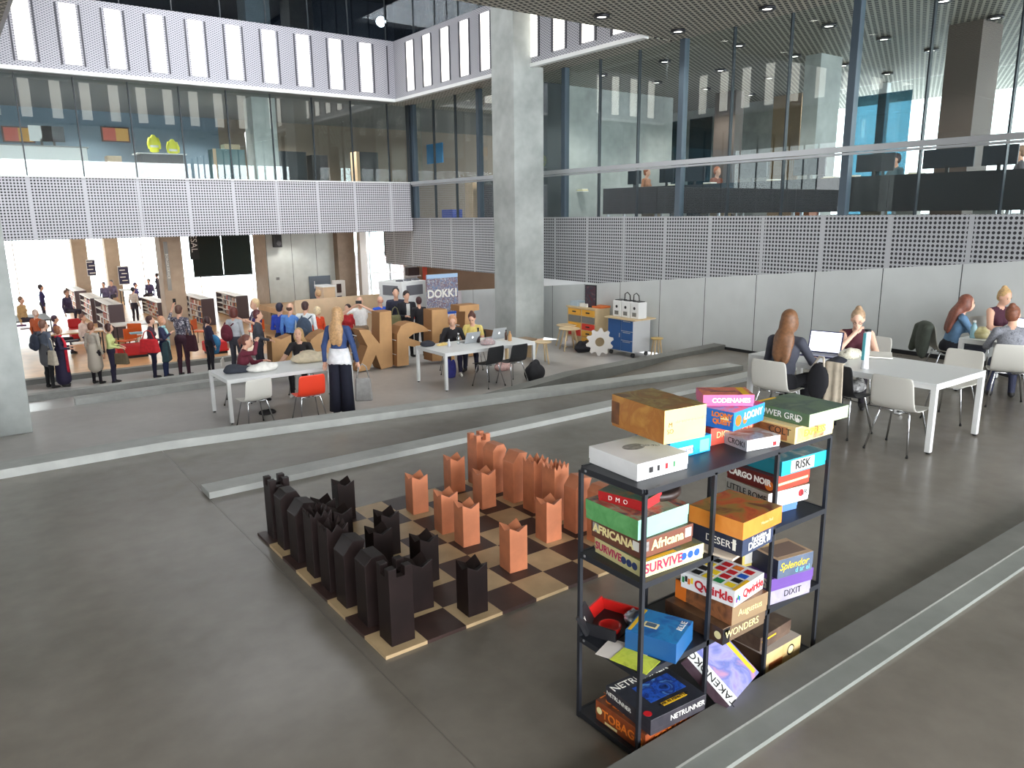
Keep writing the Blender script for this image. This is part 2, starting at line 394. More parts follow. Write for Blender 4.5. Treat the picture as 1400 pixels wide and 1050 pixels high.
for k in range(-2, 9):
    x = 2.08 + 1.3 * k
    MB().bb(x + .015, x + 1.285, 23.5, 23.51, 7.86, 10.6).obj('pane', M_dglass, w)
    MB().bb(x - .013, x + .013, 23.48, 23.54, 7.86, 10.6).obj('mullion', M_mull, w)
for k in range(9):
    y = 12.2 + 1.3 * k
    MB().bb(13.0, 13.01, y + .015, y + 1.285, 7.86, 10.6).obj('pane', M_dglass, w)
    MB().bb(12.98, 13.04, y - .013, y + .013, 7.86, 10.6).obj('mullion', M_mull, w)
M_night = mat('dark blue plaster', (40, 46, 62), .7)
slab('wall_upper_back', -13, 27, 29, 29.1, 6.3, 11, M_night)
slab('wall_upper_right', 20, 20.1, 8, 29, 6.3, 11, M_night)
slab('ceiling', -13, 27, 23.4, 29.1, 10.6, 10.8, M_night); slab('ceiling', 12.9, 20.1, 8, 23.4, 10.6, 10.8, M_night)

# unseen level-three walls and roof, added to cut sky light, with a skylight opening
M_l3 = mat('unseen upper wall', (150, 152, 156), .7)
slab('wall_upper_front_unseen', -13, 13, 11.3, 11.4, 6.3, 10.8, M_l3); slab('wall_upper_left_unseen', .9, 1.0, 11.4, 23.4, 6.3, 10.8, M_l3)
slab('ceiling', -1, 13, 11.3, 14, 10.8, 11, M_l3); slab('ceiling', -1, 13, 20.5, 23.4, 10.8, 11, M_l3); slab('ceiling', -1, 4, 14, 20.5, 10.8, 11, M_l3); slab('ceiling', 10, 13, 14, 20.5, 10.8, 11, M_l3)
# columns
def column(x, y, z0, z1, w=.95, m=None): return struct(MB().bb(x, x + w, y, y + w, z0, z1).obj('column', m or M_conc, bevel=.012))
column(11.94, 15.93, F1, 10.6); column(-.15, 13.9, F1, 10.6)
# world and lights
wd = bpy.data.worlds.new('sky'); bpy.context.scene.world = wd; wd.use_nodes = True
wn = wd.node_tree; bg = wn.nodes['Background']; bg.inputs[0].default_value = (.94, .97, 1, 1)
# bright overcast sky, brightest low toward the side behind the camera
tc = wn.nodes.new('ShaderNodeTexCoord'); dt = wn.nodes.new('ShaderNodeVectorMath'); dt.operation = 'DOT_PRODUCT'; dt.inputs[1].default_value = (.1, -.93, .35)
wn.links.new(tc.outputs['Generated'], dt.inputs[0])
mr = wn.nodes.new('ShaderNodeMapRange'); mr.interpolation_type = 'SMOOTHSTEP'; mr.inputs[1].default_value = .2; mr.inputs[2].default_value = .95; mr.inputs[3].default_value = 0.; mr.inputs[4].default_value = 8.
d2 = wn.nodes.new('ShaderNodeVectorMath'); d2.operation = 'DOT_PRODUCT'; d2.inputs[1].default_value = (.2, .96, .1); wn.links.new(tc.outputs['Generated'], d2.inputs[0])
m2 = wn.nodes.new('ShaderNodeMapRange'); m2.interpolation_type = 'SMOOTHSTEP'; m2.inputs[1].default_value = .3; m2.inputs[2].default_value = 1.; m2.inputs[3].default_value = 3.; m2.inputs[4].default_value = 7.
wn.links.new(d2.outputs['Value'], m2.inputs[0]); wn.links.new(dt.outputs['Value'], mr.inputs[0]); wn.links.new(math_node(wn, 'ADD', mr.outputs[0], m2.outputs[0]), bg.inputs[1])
sc = bpy.context.scene
sc.view_settings.view_transform = 'Standard'; sc.view_settings.look = 'None'; sc.view_settings.gamma = 1; sc.view_settings.exposure = .18
# ================================================================ TABLES AND CHAIRS
M_ttop = mat('white laminate', (222, 224, 224), .35)
M_tleg = mat('white lacquered steel', (226, 227, 226), .4)
M_chrome = mat('chrome tube', (200, 202, 205), .18, 1.)
M_shw = mat('warm white shell', (206, 204, 196), .42)
M_shr = mat('red orange shell', (232, 66, 38), .4)
M_shk = mat('black shell', (34, 35, 38), .45)
M_rub = mat('rubber', (22, 22, 22), .8)

def table(label, x0, x1, y0, y1, z, group=None, h=.74):
    cx, cy = (x0 + x1) / 2, (y0 + y1) / 2; a, b = (x1 - x0) / 2, (y1 - y0) / 2
    t = thing('table', label, 'table', (cx, cy, z), 0, group)
    MB().bb(-a, a, -b, b, h - .022, h).obj('tabletop', M_ttop, t, bevel=.003)
    f = MB()
    f.bb(-a + .056, a - .056, -b + .002, -b + .03, h - .065, h - .0225).bb(-a + .056, a - .056, b - .03, b - .002, h - .065, h - .0225).bb(-a + .002, -a + .03, -b + .056, b - .056, h - .065, h - .0225).bb(a - .03, a - .002, -b + .056, b - .056, h - .065, h - .0225)
    f.obj('frame', M_tleg, t)
    for sx in (-1, 1):
        for sy in (-1, 1):
            lg = MB().box((sx * (a - .028), sy * (b - .028), (h - .0225 + .02) / 2), (.056, .056, h - .0225 - .02)).obj('leg', M_tleg, t, bevel=.003)
            MB().lathe([(.02, 0), (.02, .02)], 12, (sx * (a - .028), sy * (b - .028), 0)).obj('foot', M_rub, lg)
    return t

def shell_mesh(m):
    prof = [(.235, .425, .40), (.215, .445, .44), (.12, .45, .46), (0, .44, .47), (-.11, .442, .465), (-.175, .468, .46), (-.212, .53, .455), (-.232, .62, .45), (-.248, .72, .445), (-.258, .79, .43), (-.262, .815, .39)]
    n = 11; vs = []; fs = []
    for y, z, w in prof:
        for i in range(n):
            t = -1 + 2 * i / (n - 1); x = t * w / 2
            dip = .012 * (t * t)
            vs.append((x, y + (dip if z > .5 else 0), z + (dip if z <= .5 else 0)))
    for j in range(len(prof) - 1):
        for i in range(n - 1): fs.append((j * n + i, j * n + i + 1, (j + 1) * n + i + 1, (j + 1) * n + i))
    b = MB(); b.add(vs, fs, 0, True); return b.mesh('shell', m)
CHAIRS = {}
def chair(kind, x, y, z, rz, label, group=None):
    """shell chair facing local +Y, turned by rz"""
    if kind in CHAIRS: return dup(CHAIRS[kind], (x, y, z), rz, label, group)
    m = {'white': M_shw, 'red': M_shr, 'black': M_shk}[kind]
    t = thing('shell_chair', label, 'chair', (x, y, z), rz, group)
    s = bpy.data.objects.new('shell', shell_mesh(m)); C.objects.link(s); s.parent = t
    so = s.modifiers.new('thickness', 'SOLIDIFY'); so.thickness = .012; so.offset = 0
    sub = s.modifiers.new('smooth', 'SUBSURF'); sub.levels = 1; sub.render_levels = 1
    for sx in (-1, 1):
        for sy in (-1, 1):
            top = (sx * .15, sy * .13, .437); bot = (sx * .225, sy * .23 - .02, .012)
            lg = MB().tube([(0.02 * sx, sy * .13, .432), top, tuple(top[i] * .93 + bot[i] * .07 for i in range(3)), bot], .010, 8).obj('leg', M_chrome, t)
            MB().lathe([(.013, 0), (.013, .02)], 10, bot[:2] + (0,)).obj('foot', M_rub, lg)
    CHAIRS[kind] = t
    return t

R90 = PI / 2
table('long white worktable behind the game shelf with a laptop and bottle on it', 7.84, 8.96, 3.43, 5.68, 0)
table('long white table with a red chair and a crumpled beige coat on it', 3.43, 5.62, 12.36, 13.42, F1)
table('long white table with two silver laptops beside the big concrete pillar', 7.42, 9.6, 12.15, 13.28, F1)
table('white table cut by the photo edge where a grey jumper woman works', 11.0, 12.3, 2.3, 4.6, 0)
# near right table (facing +X = rz -90)
chair('white', 7.8, 3.74, 0, -R90, 'empty white chair nearest the game shelf, back to the camera')
chair('white', 7.58, 5.06, 0, -R90 + .08, 'white chair holding the long haired woman in dark grey at the laptop')
chair('black', 7.92, 4.43, 0, -R90 - .05, 'black chair with a beige cloth and black bag hung on it')
chair('white', 9.42, 3.95, 0, R90, 'empty white chair on the far side of the worktable, tucked in')
chair('white', 9.62, 5.15, 0, R90, 'white chair under the woman with glasses')
chair('white', 10.7, 3.85, 0, -1.07, 'white chair holding the woman in the grey knitted jumper')
chair('white', 11.63, 5.02, 0, -2.38, 'white chair with a dark green jacket over its back')
chair('white', 12.86, 4.92, 0, PI - .4, 'white chair under the fair woman in a maroon top')
chair('white', 9.75, 2.95, 0, R90 + .5, 'empty white chair cut off by the photo edge')
# red chair table
p = PZ(352, 520, F1 + .8); chair('white', p.x, p.y + .27, F1, .1, 'white chair drawn up at the table end, beside the red chair')
p = PZ(428, 514, F1 + .8); chair('red', p.x, p.y + .27, F1, -.05, 'bright red orange shell chair')
chair('white', 4.05, 13.86, F1, -1.95, 'white chair under the girl in the maroon jumper')
chair('white', 5.25, 13.84, F1, PI - .6, 'white chair under the blonde woman in a black top')
# laptop table
p = PZ(677, 475, F1 + .8); chair('black', p.x, p.y + .26, F1, .15, 'empty black chair at the laptop table, the one nearer the middle')
p = PZ(710, 472, F1 + .8); chair('black', p.x, p.y + .26, F1, .1, 'empty black chair at the laptop table, next to the black backpack')
chair('black', 8.46, 13.62, F1, PI - .5, 'black chair under the woman in the black wrap top')
chair('black', 9.12, 13.7, F1, PI - .8, 'black chair under the person in the yellow top')

# ================================================================ GIANT CHESS
CH = bpy.data.objects  # shorthand unused by shapes
BO, SQ = (1.705, 3.53), .2712
M_bl = mat('pale board wood', (186, 160, 122), .5, noise=.10, scale=5)
M_bd = mat('dark board wood', (60, 42, 38), .5, noise=.15, scale=5)
b = MB(); n = 8
for i in range(n):
    for j in range(n):
        x0, y0 = i * SQ, j * SQ; mi = (i + j) % 2
        b.add([(x0, y0, .022), (x0 + SQ, y0, .022), (x0 + SQ, y0 + SQ, .022), (x0, y0 + SQ, .022)], [(0, 1, 2, 3)], mi)
        for edge, ok in ((((x0, y0), (x0 + SQ, y0)), j == 0), (((x0 + SQ, y0), (x0 + SQ, y0 + SQ)), i == n - 1), (((x0 + SQ, y0 + SQ), (x0, y0 + SQ)), j == n - 1), (((x0, y0 + SQ), (x0, y0)), i == 0)):
            if ok:
                (a0, a1), (c0, c1) = edge
                b.add([(a0, a1, 0), (c0, c1, 0), (c0, c1, .022), (a0, a1, .022)], [(0, 1, 2, 3)], mi)
o = b.obj('chess_board', [M_bl, M_bd], loc=(*BO, 0)); tag(o, 'giant floor chess board of pale and dark wood squares', 'chess board')
bm = bmesh.new(); bm.from_mesh(o.data); bmesh.ops.remove_doubles(bm, verts=bm.verts, dist=1e-4); bm.to_mesh(o.data); bm.free()
M_cop = mat('copper wood stain', (194, 120, 84), .42, noise=.13, scale=6)
M_ebo = mat('black brown stain', (30, 20, 19), .5, noise=.25, scale=6, spec=.22)

def heightfield(xs, H):
    """square block whose top is cut into cells of given heights"""
    b = MB(); n = len(xs) - 1
    for i in range(n):
        for j in range(n):
            h = H[i][j]; x0, x1, y0, y1 = xs[i], xs[i + 1], xs[j], xs[j + 1]
            b.add([(x0, y0, h), (x1, y0, h), (x1, y1, h), (x0, y1, h)], [(0, 1, 2, 3)])
            for (di, dj, q) in ((1, 0, ((x1, y0), (x1, y1))), (-1, 0, ((x0, y1), (x0, y0))), (0, 1, ((x1, y1), (x0, y1))), (0, -1, ((x0, y0), (x1, y0)))):
                a, c = i + di, j + dj
                g = H[a][c] if 0 <= a < n and 0 <= c < n else 0
                if h > g: b.add([(*q[0], g), (*q[1], g), (*q[1], h), (*q[0], h)], [(0, 1, 2, 3)])
    return b
def rim_block(a, hs, hc, notch=0):
    """square block with a rim of heights hs listed CCW from corner (-a,-a); centre at hc"""
    n = len(hs); per = n // 4; pts = []
    cs = [(-a, -a), (a, -a), (a, a), (-a, a)]
    for k in range(4):
        for q in range(per):
            t = q / per; pts.append((cs[k][0] * (1 - t) + cs[(k + 1) % 4][0] * t, cs[k][1] * (1 - t) + cs[(k + 1) % 4][1] * t))
    b = MB(); vs = [(x, y, h) for (x, y), h in zip(pts, hs)] + [(x, y, 0) for x, y in pts] + [(0, 0, hc)]
    fs = [(i, 2 * n, (i + 1) % n)[::-1] for i in range(n)]
    fs += [(n + i, n + (i + 1) % n, (i + 1) % n, i) for i in range(n)] + [tuple(reversed(range(n, 2 * n)))]
    return b.add(vs, fs)
def chess_mesh(kind, m):
    a = .077
    if kind == 'pawn': b = rim_block(.072, [.335, .295, .335, .295, .335, .295, .335, .295], .262)
    elif kind == 'rook':
        q = [-a, -a * .36, a * .36, a]; h, l = .475, .42
        b = heightfield(q, [[h, l, h], [l, l - .03, l], [h, l, h]])
    elif kind == 'knight':
        b = MB().prism([(-a, 0), (a, 0), (a, .29), (.6 * a, .305), (a, .39), (.62 * a, .445), (-.4 * a, .445), (-a, .40)], -a, a, axis='y')
    elif kind == 'bishop':
        b = MB().prism([(-a, 0), (a, 0), (a, .27), (.45 * a, .29), (a, .43), (-.15 * a, .445), (-a, .36)], -a, a, axis='y')
    else:
        hi, lo = (.47, .42) if kind == 'queen' else (.485, .44)
        k = 16 if kind == 'queen' else 24
        b = rim_block(a, [hi if i % 2 == 0 else lo for i in range(k)], .37)
    me = b.mesh('chess_' + kind, m)
    bm = bmesh.new(); bm.from_mesh(me); bmesh.ops.remove_doubles(bm, verts=bm.verts, dist=1e-5); bmesh.ops.recalc_face_normals(bm, faces=bm.faces); bm.to_mesh(me); bm.free()
    return me
CM = {}
def piece(kind, dark, i, j, rz, label):
    key = (kind, dark)
    if key not in CM: CM[key] = chess_mesh(kind, M_ebo if dark else M_cop)
    o = bpy.data.objects.new('chess_' + kind, CM[key]); C.objects.link(o)
    o.location = (BO[0] + i * SQ, BO[1] + j * SQ, .022); o.rotation_euler = (0, 0, rz)
    md = o.modifiers.new('bevel', 'BEVEL'); md.width = .0035; md.segments = 2; md.limit_method = 'ANGLE'
    tag(o, label, 'chess piece', ('dark' if dark else 'copper') + ' chess pieces on the floor board')
D = [('rook', .5, 7.5, 'dark notched rook at the far corner of the board'), ('knight', .47, 6.6, 'dark knight block next to the far dark rook'),
     ('bishop', .47, 5.6, 'dark slanted bishop third from the far end of the dark back row'), ('king', .48, 4.5, 'dark king block with fine zigzag crown in the dark back row'),
     ('queen', .48, 3.55, 'dark queen block with coarse zigzag crown in the dark back row'), ('bishop', .47, 2.6, 'dark slanted bishop third from the near end of the dark back row'),
     ('knight', .5, 1.52, 'dark knight with a shiny slanted face next to the near dark rook'), ('rook', .55, .52, 'dark notched rook at the near corner of the board')]
for k, i, j, l in D: piece(k, True, i, j, R90 * 0 + random.uniform(-.04, .04), l)
for i, j, l in [(2.5, 7.5, 'dark pawn farthest back, by the far edge of the board'), (1.42, 6.45, 'dark pawn second from the far edge of the board'), (1.5, 5.5, 'dark pawn third from the far edge of the board'),
                (2.4, 4.5, 'dark pawn a step ahead in the middle of the dark side'), (1.72, 3.62, 'dark pawn half hidden beside the dark queen'), (2.4, 2.5, 'dark pawn a step ahead, second from the near edge'),
                (1.6, 1.42, 'dark pawn just behind the near dark rook'), (2.5, .5, 'dark pawn nearest the camera, alone on a pale square')]:
    piece('pawn', True, i, j, random.uniform(-.06, .06), l)
for k, i, j, l in [('rook', 7.5, 7.55, 'copper notched rook at the far corner of the board'), ('knight', 7.45, 6.55, 'copper knight with bulging pale face beside the far copper rook'),
                   ('bishop', 7.5, 5.5, 'copper bishop with slanted top, third from the far rook'), ('queen', 7.5, 4.45, 'copper queen block with coarse zigzag crown'), ('king', 7.5, 3.5, 'copper king block with fine zigzag crown beside the copper queen'),
                   ('bishop', 7.5, 2.5, 'copper bishop seen just behind the left shelf post'), ('knight', 7.5, 1.5, 'copper knight with pale top seen through the shelf above the red box')]:
    piece(k, False, i, j, random.uniform(-.05, .05), l)
for i, j, l in [(4.52, 6.6, 'copper pawn standing ahead alone toward the far dark side'), (6.4, 7.4, 'copper pawn in front of the far copper rook'), (4.45, 4.78, 'copper pawn behind its twin in the middle of the board'), (4.45, 3.68, 'copper pawn in front, left of the one nearest the shelf'),
                (6.4, 5.65, 'copper pawn in front of the copper knight and bishop'), (4.55, 1.65, 'copper pawn nearest the camera, on a dark square'), (6.42, 2.5, 'copper pawn beside the left shelf post')]:
    piece('pawn', False, i, j, random.uniform(-.06, .06) - .05, l)

# ================================================================ GAME SHELF
M_shelf = mat('black powder coated steel', (34, 36, 42), .45, noise=.08, scale=3)
SH = thing('metal_shelf_unit', 'black steel shelf unit full of board games beside the kerb', 'shelf', (2.235, 2.09, 0))
SL, SD = 1.415, .42
for z in (.02, .43, .87, 1.295):
    MB().bb(.012, SL - .012, .012, SD - .012, z, z + .015).obj('shelf_board', M_shelf, SH)
    MB().bb(.018, SL - .018, 0, .012, z - .012, z + .017).bb(.018, SL - .018, SD - .012, SD, z - .012, z + .017).bb(0, .012, .018, SD - .018, z - .012, z + .017).bb(SL - .012, SL, .018, SD - .018, z - .012, z + .017).obj('shelf_rim', M_shelf, SH)
for x in (0, .455, .935, SL - .018):
    for y in (0, SD - .018):
        MB().bb(x, x + .018, y, y + .018, 0, 1.293).obj('post', M_shelf, SH)
M_bolt = mat('bright bolt', (200, 200, 205), .3, .8)
for z in (1.30, .88, .44):
    MB().box((-.002, SD - .05, z), (.004, .010, .010)).obj('bolt', M_bolt, SH)

def art(name, *cols, scale=9., rough=.35):
    """printed box art: blotches of several colours"""
    if name in MATS: return MATS[name]
    m = bpy.data.materials.new(name); m.use_nodes = True; MATS[name] = m
    nt = m.node_tree; b = nt.nodes['Principled BSDF']; b.inputs['Roughness'].default_value = rough
    tc = nt.nodes.new('ShaderNodeTexCoord'); n = nt.nodes.new('ShaderNodeTexNoise'); n.inputs['Scale'].default_value = scale; n.inputs['Detail'].default_value = 6; n.inputs['Distortion'].default_value = 1.2
    r = nt.nodes.new('ShaderNodeValToRGB'); e = r.color_ramp.elements
    while len(e) < len(cols): e.new(.5)
    for i, c in enumerate(cols): e[i].position = .3 + .4 * i / max(1, len(cols) - 1); e[i].color = (*srgb(c), 1)
    nt.links.new(tc.outputs['Object'], n.inputs['Vector']); nt.links.new(n.outputs['Fac'], r.inputs['Fac']); nt.links.new(r.outputs['Color'], b.inputs['Base Color'])
    return m
INK = {k: mat('ink ' + k, c, .4) for k, c in dict(white=(236, 234, 226), black=(26, 24, 26), red=(190, 32, 40), gold=(226, 184, 70), cream=(236, 220, 160), orange=(226, 120, 40), pink=(226, 60, 120), blue=(40, 90, 190), purple=(110, 60, 140), yellow=(240, 208, 40), cyan=(120, 200, 220), green=(40, 130, 70), magenta=(176, 36, 84)).items()}
M_yel = mat('yellow sticker', (226, 178, 34), .5)

def gbox(label, u, v, z, lu, lv, h, rot, side, top, left=None, lid=.72, tilt=None):
    """board game box; origin at the bottom corner nearest the camera; x along the front, y along the left side"""
    t = thing('board_game_box', label, 'game box', (u, v, z), tilt or (0, 0, math.radians(rot)), 'board games on the black shelf')
    left = left or side  # darker left colours carry that face's shade in the print colour
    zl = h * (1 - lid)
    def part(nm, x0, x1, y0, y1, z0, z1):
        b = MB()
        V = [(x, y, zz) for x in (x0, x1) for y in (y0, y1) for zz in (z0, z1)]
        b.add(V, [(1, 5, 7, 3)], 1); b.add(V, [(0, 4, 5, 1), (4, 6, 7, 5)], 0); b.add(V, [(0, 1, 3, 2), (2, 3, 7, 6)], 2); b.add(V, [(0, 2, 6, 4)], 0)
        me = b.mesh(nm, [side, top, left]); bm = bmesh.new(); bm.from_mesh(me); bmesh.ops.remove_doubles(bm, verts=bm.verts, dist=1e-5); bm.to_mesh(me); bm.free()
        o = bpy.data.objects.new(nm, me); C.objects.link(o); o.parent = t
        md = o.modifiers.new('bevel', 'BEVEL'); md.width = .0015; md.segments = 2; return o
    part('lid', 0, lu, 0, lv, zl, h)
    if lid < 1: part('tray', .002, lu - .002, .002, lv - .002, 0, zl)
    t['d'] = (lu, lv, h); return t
def fit(o, room):
    w_ = o.dimensions.x if o.dimensions.x else max(v.co.x for v in o.data.vertices) - min(v.co.x for v in o.data.vertices)
    xs = [v.co.x for v in o.data.vertices]; w_ = max(xs) - min(xs)
    if w_ > room: o.scale = (room / w_, room / w_ * .9 + .1, 1)
    return o
def front(t, txt, size, ink, fx=.5, fz=.55, **k):
    lu, lv, h = t['d']; return fit(lettering(txt, size, INK[ink], t, (lu * fx, -.0012, h * fz), (R90, 0, 0), 'title_lettering', **k), 1.84 * min(fx, 1 - fx) * lu)
def leftside(t, txt, size, ink, fy=.5, fz=.55, **k):
    lu, lv, h = t['d']; return fit(lettering(txt, size, INK[ink], t, (-.0012, lv * (1 - fy), h * fz), (R90, 0, -R90), 'title_lettering', **k), 1.84 * min(fy, 1 - fy) * lv)
def ontop(t, txt, size, ink, fx=.5, fy=.5, rz=0., **k):
    lu, lv, h = t['d']; return lettering(txt, size, INK[ink], t, (lu * fx, lv * fy, h + .0012), (0, 0, rz), 'title_lettering', **k)
def patch(t, face, m, a0, a1, b0, b1, name='printed_panel'):
    """flat printed panel on a face, extents as fractions"""
    lu, lv, h = t['d']; e = .0008
    if face == 'F': return MB().bb(lu * a0, lu * a1, -e, 0, h * b0, h * b1).obj(name, m, t)
    if face == 'L': return MB().bb(-e, 0, lv * (1 - a1), lv * (1 - a0), h * b0, h * b1).obj(name, m, t)
    return MB().bb(lu * a0, lu * a1, lv * b0, lv * b1, h, h + e).obj(name, m, t)
def disc(t, face, m, a, b, r, name='printed_badge'):
    lu, lv, h = t['d']
    o = MB().lathe([(r, 0), (r, .0008)], 16).obj(name, m, t)
    if face == 'F': o.location = (lu * a, 0, h * b); o.rotation_euler = (R90, 0, 0)
    elif face == 'L': o.location = (0, lv * (1 - a), h * b); o.rotation_euler = (R90, 0, -R90)
    else: o.location = (lu * a, lv * b, h)
    return o

W = lambda n, c, **k: mat('box ' + n, c, k.get('rough', .4), noise=k.get('noise', .05), scale=6)  # shaded tones: a front colour darkened for the face away from the light
T0 = 1.311
# ---- top of the shelf
t = gbox('big flat white box on the shelf top, faint grey drawing on its lid', 2.29, 2.19, T0, .31, .33, .08, -3, W('white', (228, 228, 228)), W('white', (228, 228, 228)))
for k, (c, w) in enumerate((('black', .05), ('black', .03), ('red', .03), ('green', .02))): patch(t, 'F', INK[c], .22 + .16 * k, .22 + .16 * k + w * 1.6, .34, .66)
ring = MB().lathe([(.055, 0), (.06, .0006)], 24).obj('printed_panel', mat('grey print', (150, 148, 146), .5, noise=.3, scale=30), t); ring.location = (.16, .2, .08); ring.scale = (1, .7, 1)
lettering('CO TU', .03, mat('grey print', (150, 148, 146)), t, (.235, .17, .0812), (0, 0, -.6), 'title_lettering')
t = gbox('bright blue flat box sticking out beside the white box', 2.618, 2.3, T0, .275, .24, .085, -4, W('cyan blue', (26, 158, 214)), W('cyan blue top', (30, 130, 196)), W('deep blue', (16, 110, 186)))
patch(t, 'F', INK['white'], .05, .55, .15, .6); patch(t, 'F', INK['cyan'], .72, .95, .1, .8); front(t, 'CODENAMES', .028, 'blue', .3, .36)
t = gbox('small green and white box under the big tan box', 2.66, 2.33, T0 + .0855, .2, .255, .055, -6, W('offwhite', (228, 226, 204)), W('green art', (120, 150, 90)), art('meadow', (130, 160, 80), (96, 130, 60), (190, 180, 110)))
front(t, 'KINGDOMS', .03, 'black', .62, .55); patch(t, 'F', INK['black'], 0, .12, 0, .9); patch(t, 'F', INK['blue'], .3, 1, .02, .25)
t = gbox('large tan box with a brown map lid on top of the left pile', 2.44, 2.18, T0 + .141, .245, .38, .155, -7, W('pale yellow', (236, 214, 138)), art('old map', (150, 98, 44), (118, 84, 40), (150, 130, 74), (96, 62, 34)), art('ochre', (186, 126, 48), (170, 106, 38), (196, 140, 60)), .93)
front(t, 'the ancient world', .026, 'cream', .62, .62); lettering('M\nSO', .03, mat('sepia print', (140, 100, 50)), t, (.035, -.0012, .07), (R90, 0, 0), 'title_lettering')
patch(t, 'L', mat('brown print', (112, 66, 28), .5, noise=.3, scale=20), .0, .16, .1, .8)
t = gbox('red box half hidden under the blue comic box', 2.95, 2.33, T0, .3, .15, .09, -6, W('coral', (222, 92, 74)), W('dull red', (150, 44, 34)), W('dark red', (150, 40, 30)))
front(t, 'DICE MACHI', .05, 'cream', .55, .55); patch(t, 'L', INK['blue'], .55, .9, .1, .5)
t = gbox('blue comic game box under the pink box', 2.985, 2.225, T0 + .092, .3, .19, .095, 7, W('comic blue', (46, 142, 214)), art('comic', (60, 80, 170), (214, 80, 110), (90, 150, 210), (150, 70, 150)), W('comic blue shaded', (30, 100, 186)))
leftside(t, 'LOONY\nQUEST', .04, 'orange', .66, .56, bold=.002); patch(t, 'L', INK['cream'], .62, .86, .45, .72); front(t, 'LOONY', .05, 'white', .62, .6, bold=.002); disc(t, 'F', INK['orange'], .15, .5, .028); disc(t, 'F', INK['orange'], .36, .42, .02)
t = gbox('pink box topmost of the middle pile', 2.965, 2.40, T0 + .188, .255, .17, .06, -38, W('pink', (226, 98, 150)), art('pink art', (190, 60, 100), (220, 130, 90), (150, 50, 80)), W('pink', (226, 98, 150)))
front(t, 'CODENAMES', .032, 'white', .55, .5, bold=.001); patch(t, 'T', M_yel, .78, .92, .05, .95, 'sticker'); patch(t, 'T', INK['black'], .2, .7, .4, .48)
t = gbox('small white box with a grey photo lid at the front of the shelf top', 3.012, 2.16, T0, .215, .165, .058, -11, W('white', (236, 236, 238)), art('grey photo', (120, 104, 84), (170, 160, 150), (150, 96, 70), (210, 206, 200)), art('grey photo side', (150, 150, 160), (190, 190, 196)))
patch(t, 'F', INK['red'], .78, .88, .15, .5); leftside(t, 'CROKI', .04, 'black', .55, .5)
t = gbox('cream box under the green power plant box', 3.295, 2.085, T0, .335, .30, .088, -1, W('cream', (238, 216, 160)), W('cream', (238, 216, 160)), W('cream shaded', (214, 184, 120)))
front(t, 'EXPRESS', .05, 'gold', .5, .5, bold=.001); patch(t, 'F', art('orange art', (206, 140, 80), (232, 190, 130), (120, 80, 60)), .06, .74, .08, .9).location.y = .0004
patch(t, 'L', art('sepia', (150, 92, 50), (176, 112, 66), (120, 76, 46)), .05, .85, .1, .88); leftside(t, 'COLT', .05, 'black', .7, .6)
t = gbox('large green box topmost of the right pile, pale letters on its side', 3.345, 2.045, T0 + .089, .335, .345, .066, -2, W('sage', (176, 200, 158)), art('green map', (72, 92, 70), (96, 116, 88), (60, 80, 74), (128, 140, 110), scale=5), W('dull green', (84, 110, 74)), 1)
leftside(t, 'POWER GRID', .046, 'white', .48, .5); front(t, 'POWER GRID', .042, 'white', .6, .5); patch(t, 'L', INK['white'], .78, .84, .2, .5); patch(t, 'T', M_yel, .02, .5, .93, .98, 'sticker')
# ---- second level, first bay
T1 = .886
t = gbox('cream box with blue badges, lowest on the upper left shelf', 2.272, 2.125, T1, .375, .335, .075, -4, W('straw', (228, 218, 160)), art('sea', (80, 70, 50), (120, 120, 70), (60, 100, 110)), W('straw shaded', (196, 188, 134)))
front(t, 'SURVIVE', .062, 'magenta', .33, .52, bold=.0015); leftside(t, 'SURVIVE', .062, 'magenta', .3, .52, bold=.0015)
for k in range(3): disc(t, 'F', INK['blue'], .66 + .11 * k, .55, .018); disc(t, 'L', mat('navy print', (40, 56, 100)), .62 + .11 * k, .5, .018)
patch(t, 'T', M_yel, .05, .55, .02, .08, 'sticker')
t = gbox('brown box with cream title between cream and mint boxes', 2.285, 2.15, T1 + .076, .335, .33, .088, -1, W('brown', (122, 74, 58)), W('brown dark', (84, 50, 40)), W('brown shaded', (104, 62, 48)))
front(t, 'Africana', .062, 'cream', .5, .55, bold=.002); leftside(t, 'AFRICANA', .056, 'cream', .45, .55, bold=.002)
for f, a in (('F', .84), ('F', .02), ('L', .04), ('L', .84)): patch(t, f, INK['white'] if a > .5 else mat('grey print', (150, 148, 146)), a, a + .12, .35, .85)
t = gbox('mint green box above the brown box on the upper left shelf', 2.272, 2.16, T1 + .165, .33, .34, .095, 0, W('mint', (150, 214, 186)), art('jungle', (64, 100, 92), (150, 170, 140), (170, 90, 70), (48, 76, 84), scale=12), art('green print', (84, 150, 86), (110, 176, 110), scale=14), .55)
t = gbox('small red box lying on the mint green box', 2.36, 2.215, T1 + .261, .17, .24, .048, 14, W('red', (206, 52, 56)), art('red lid', (120, 100, 60), (60, 96, 80), (150, 110, 50)), W('red shaded', (168, 34, 36)))
leftside(t, 'D  M  O', .03, 'white', .45, .5)
o = MB().lathe([(.125, 0), (.13, .012), (.13, .03), (.118, .034), (.09, .03), (.0, .03)], 36).obj('round_tin', mat('dark disc', (58, 46, 42), .4, noise=.3, scale=20), loc=(2.58, 2.36, T1 + .261)); tag(o, 'dark round tin lying behind the small red box', 'tin')
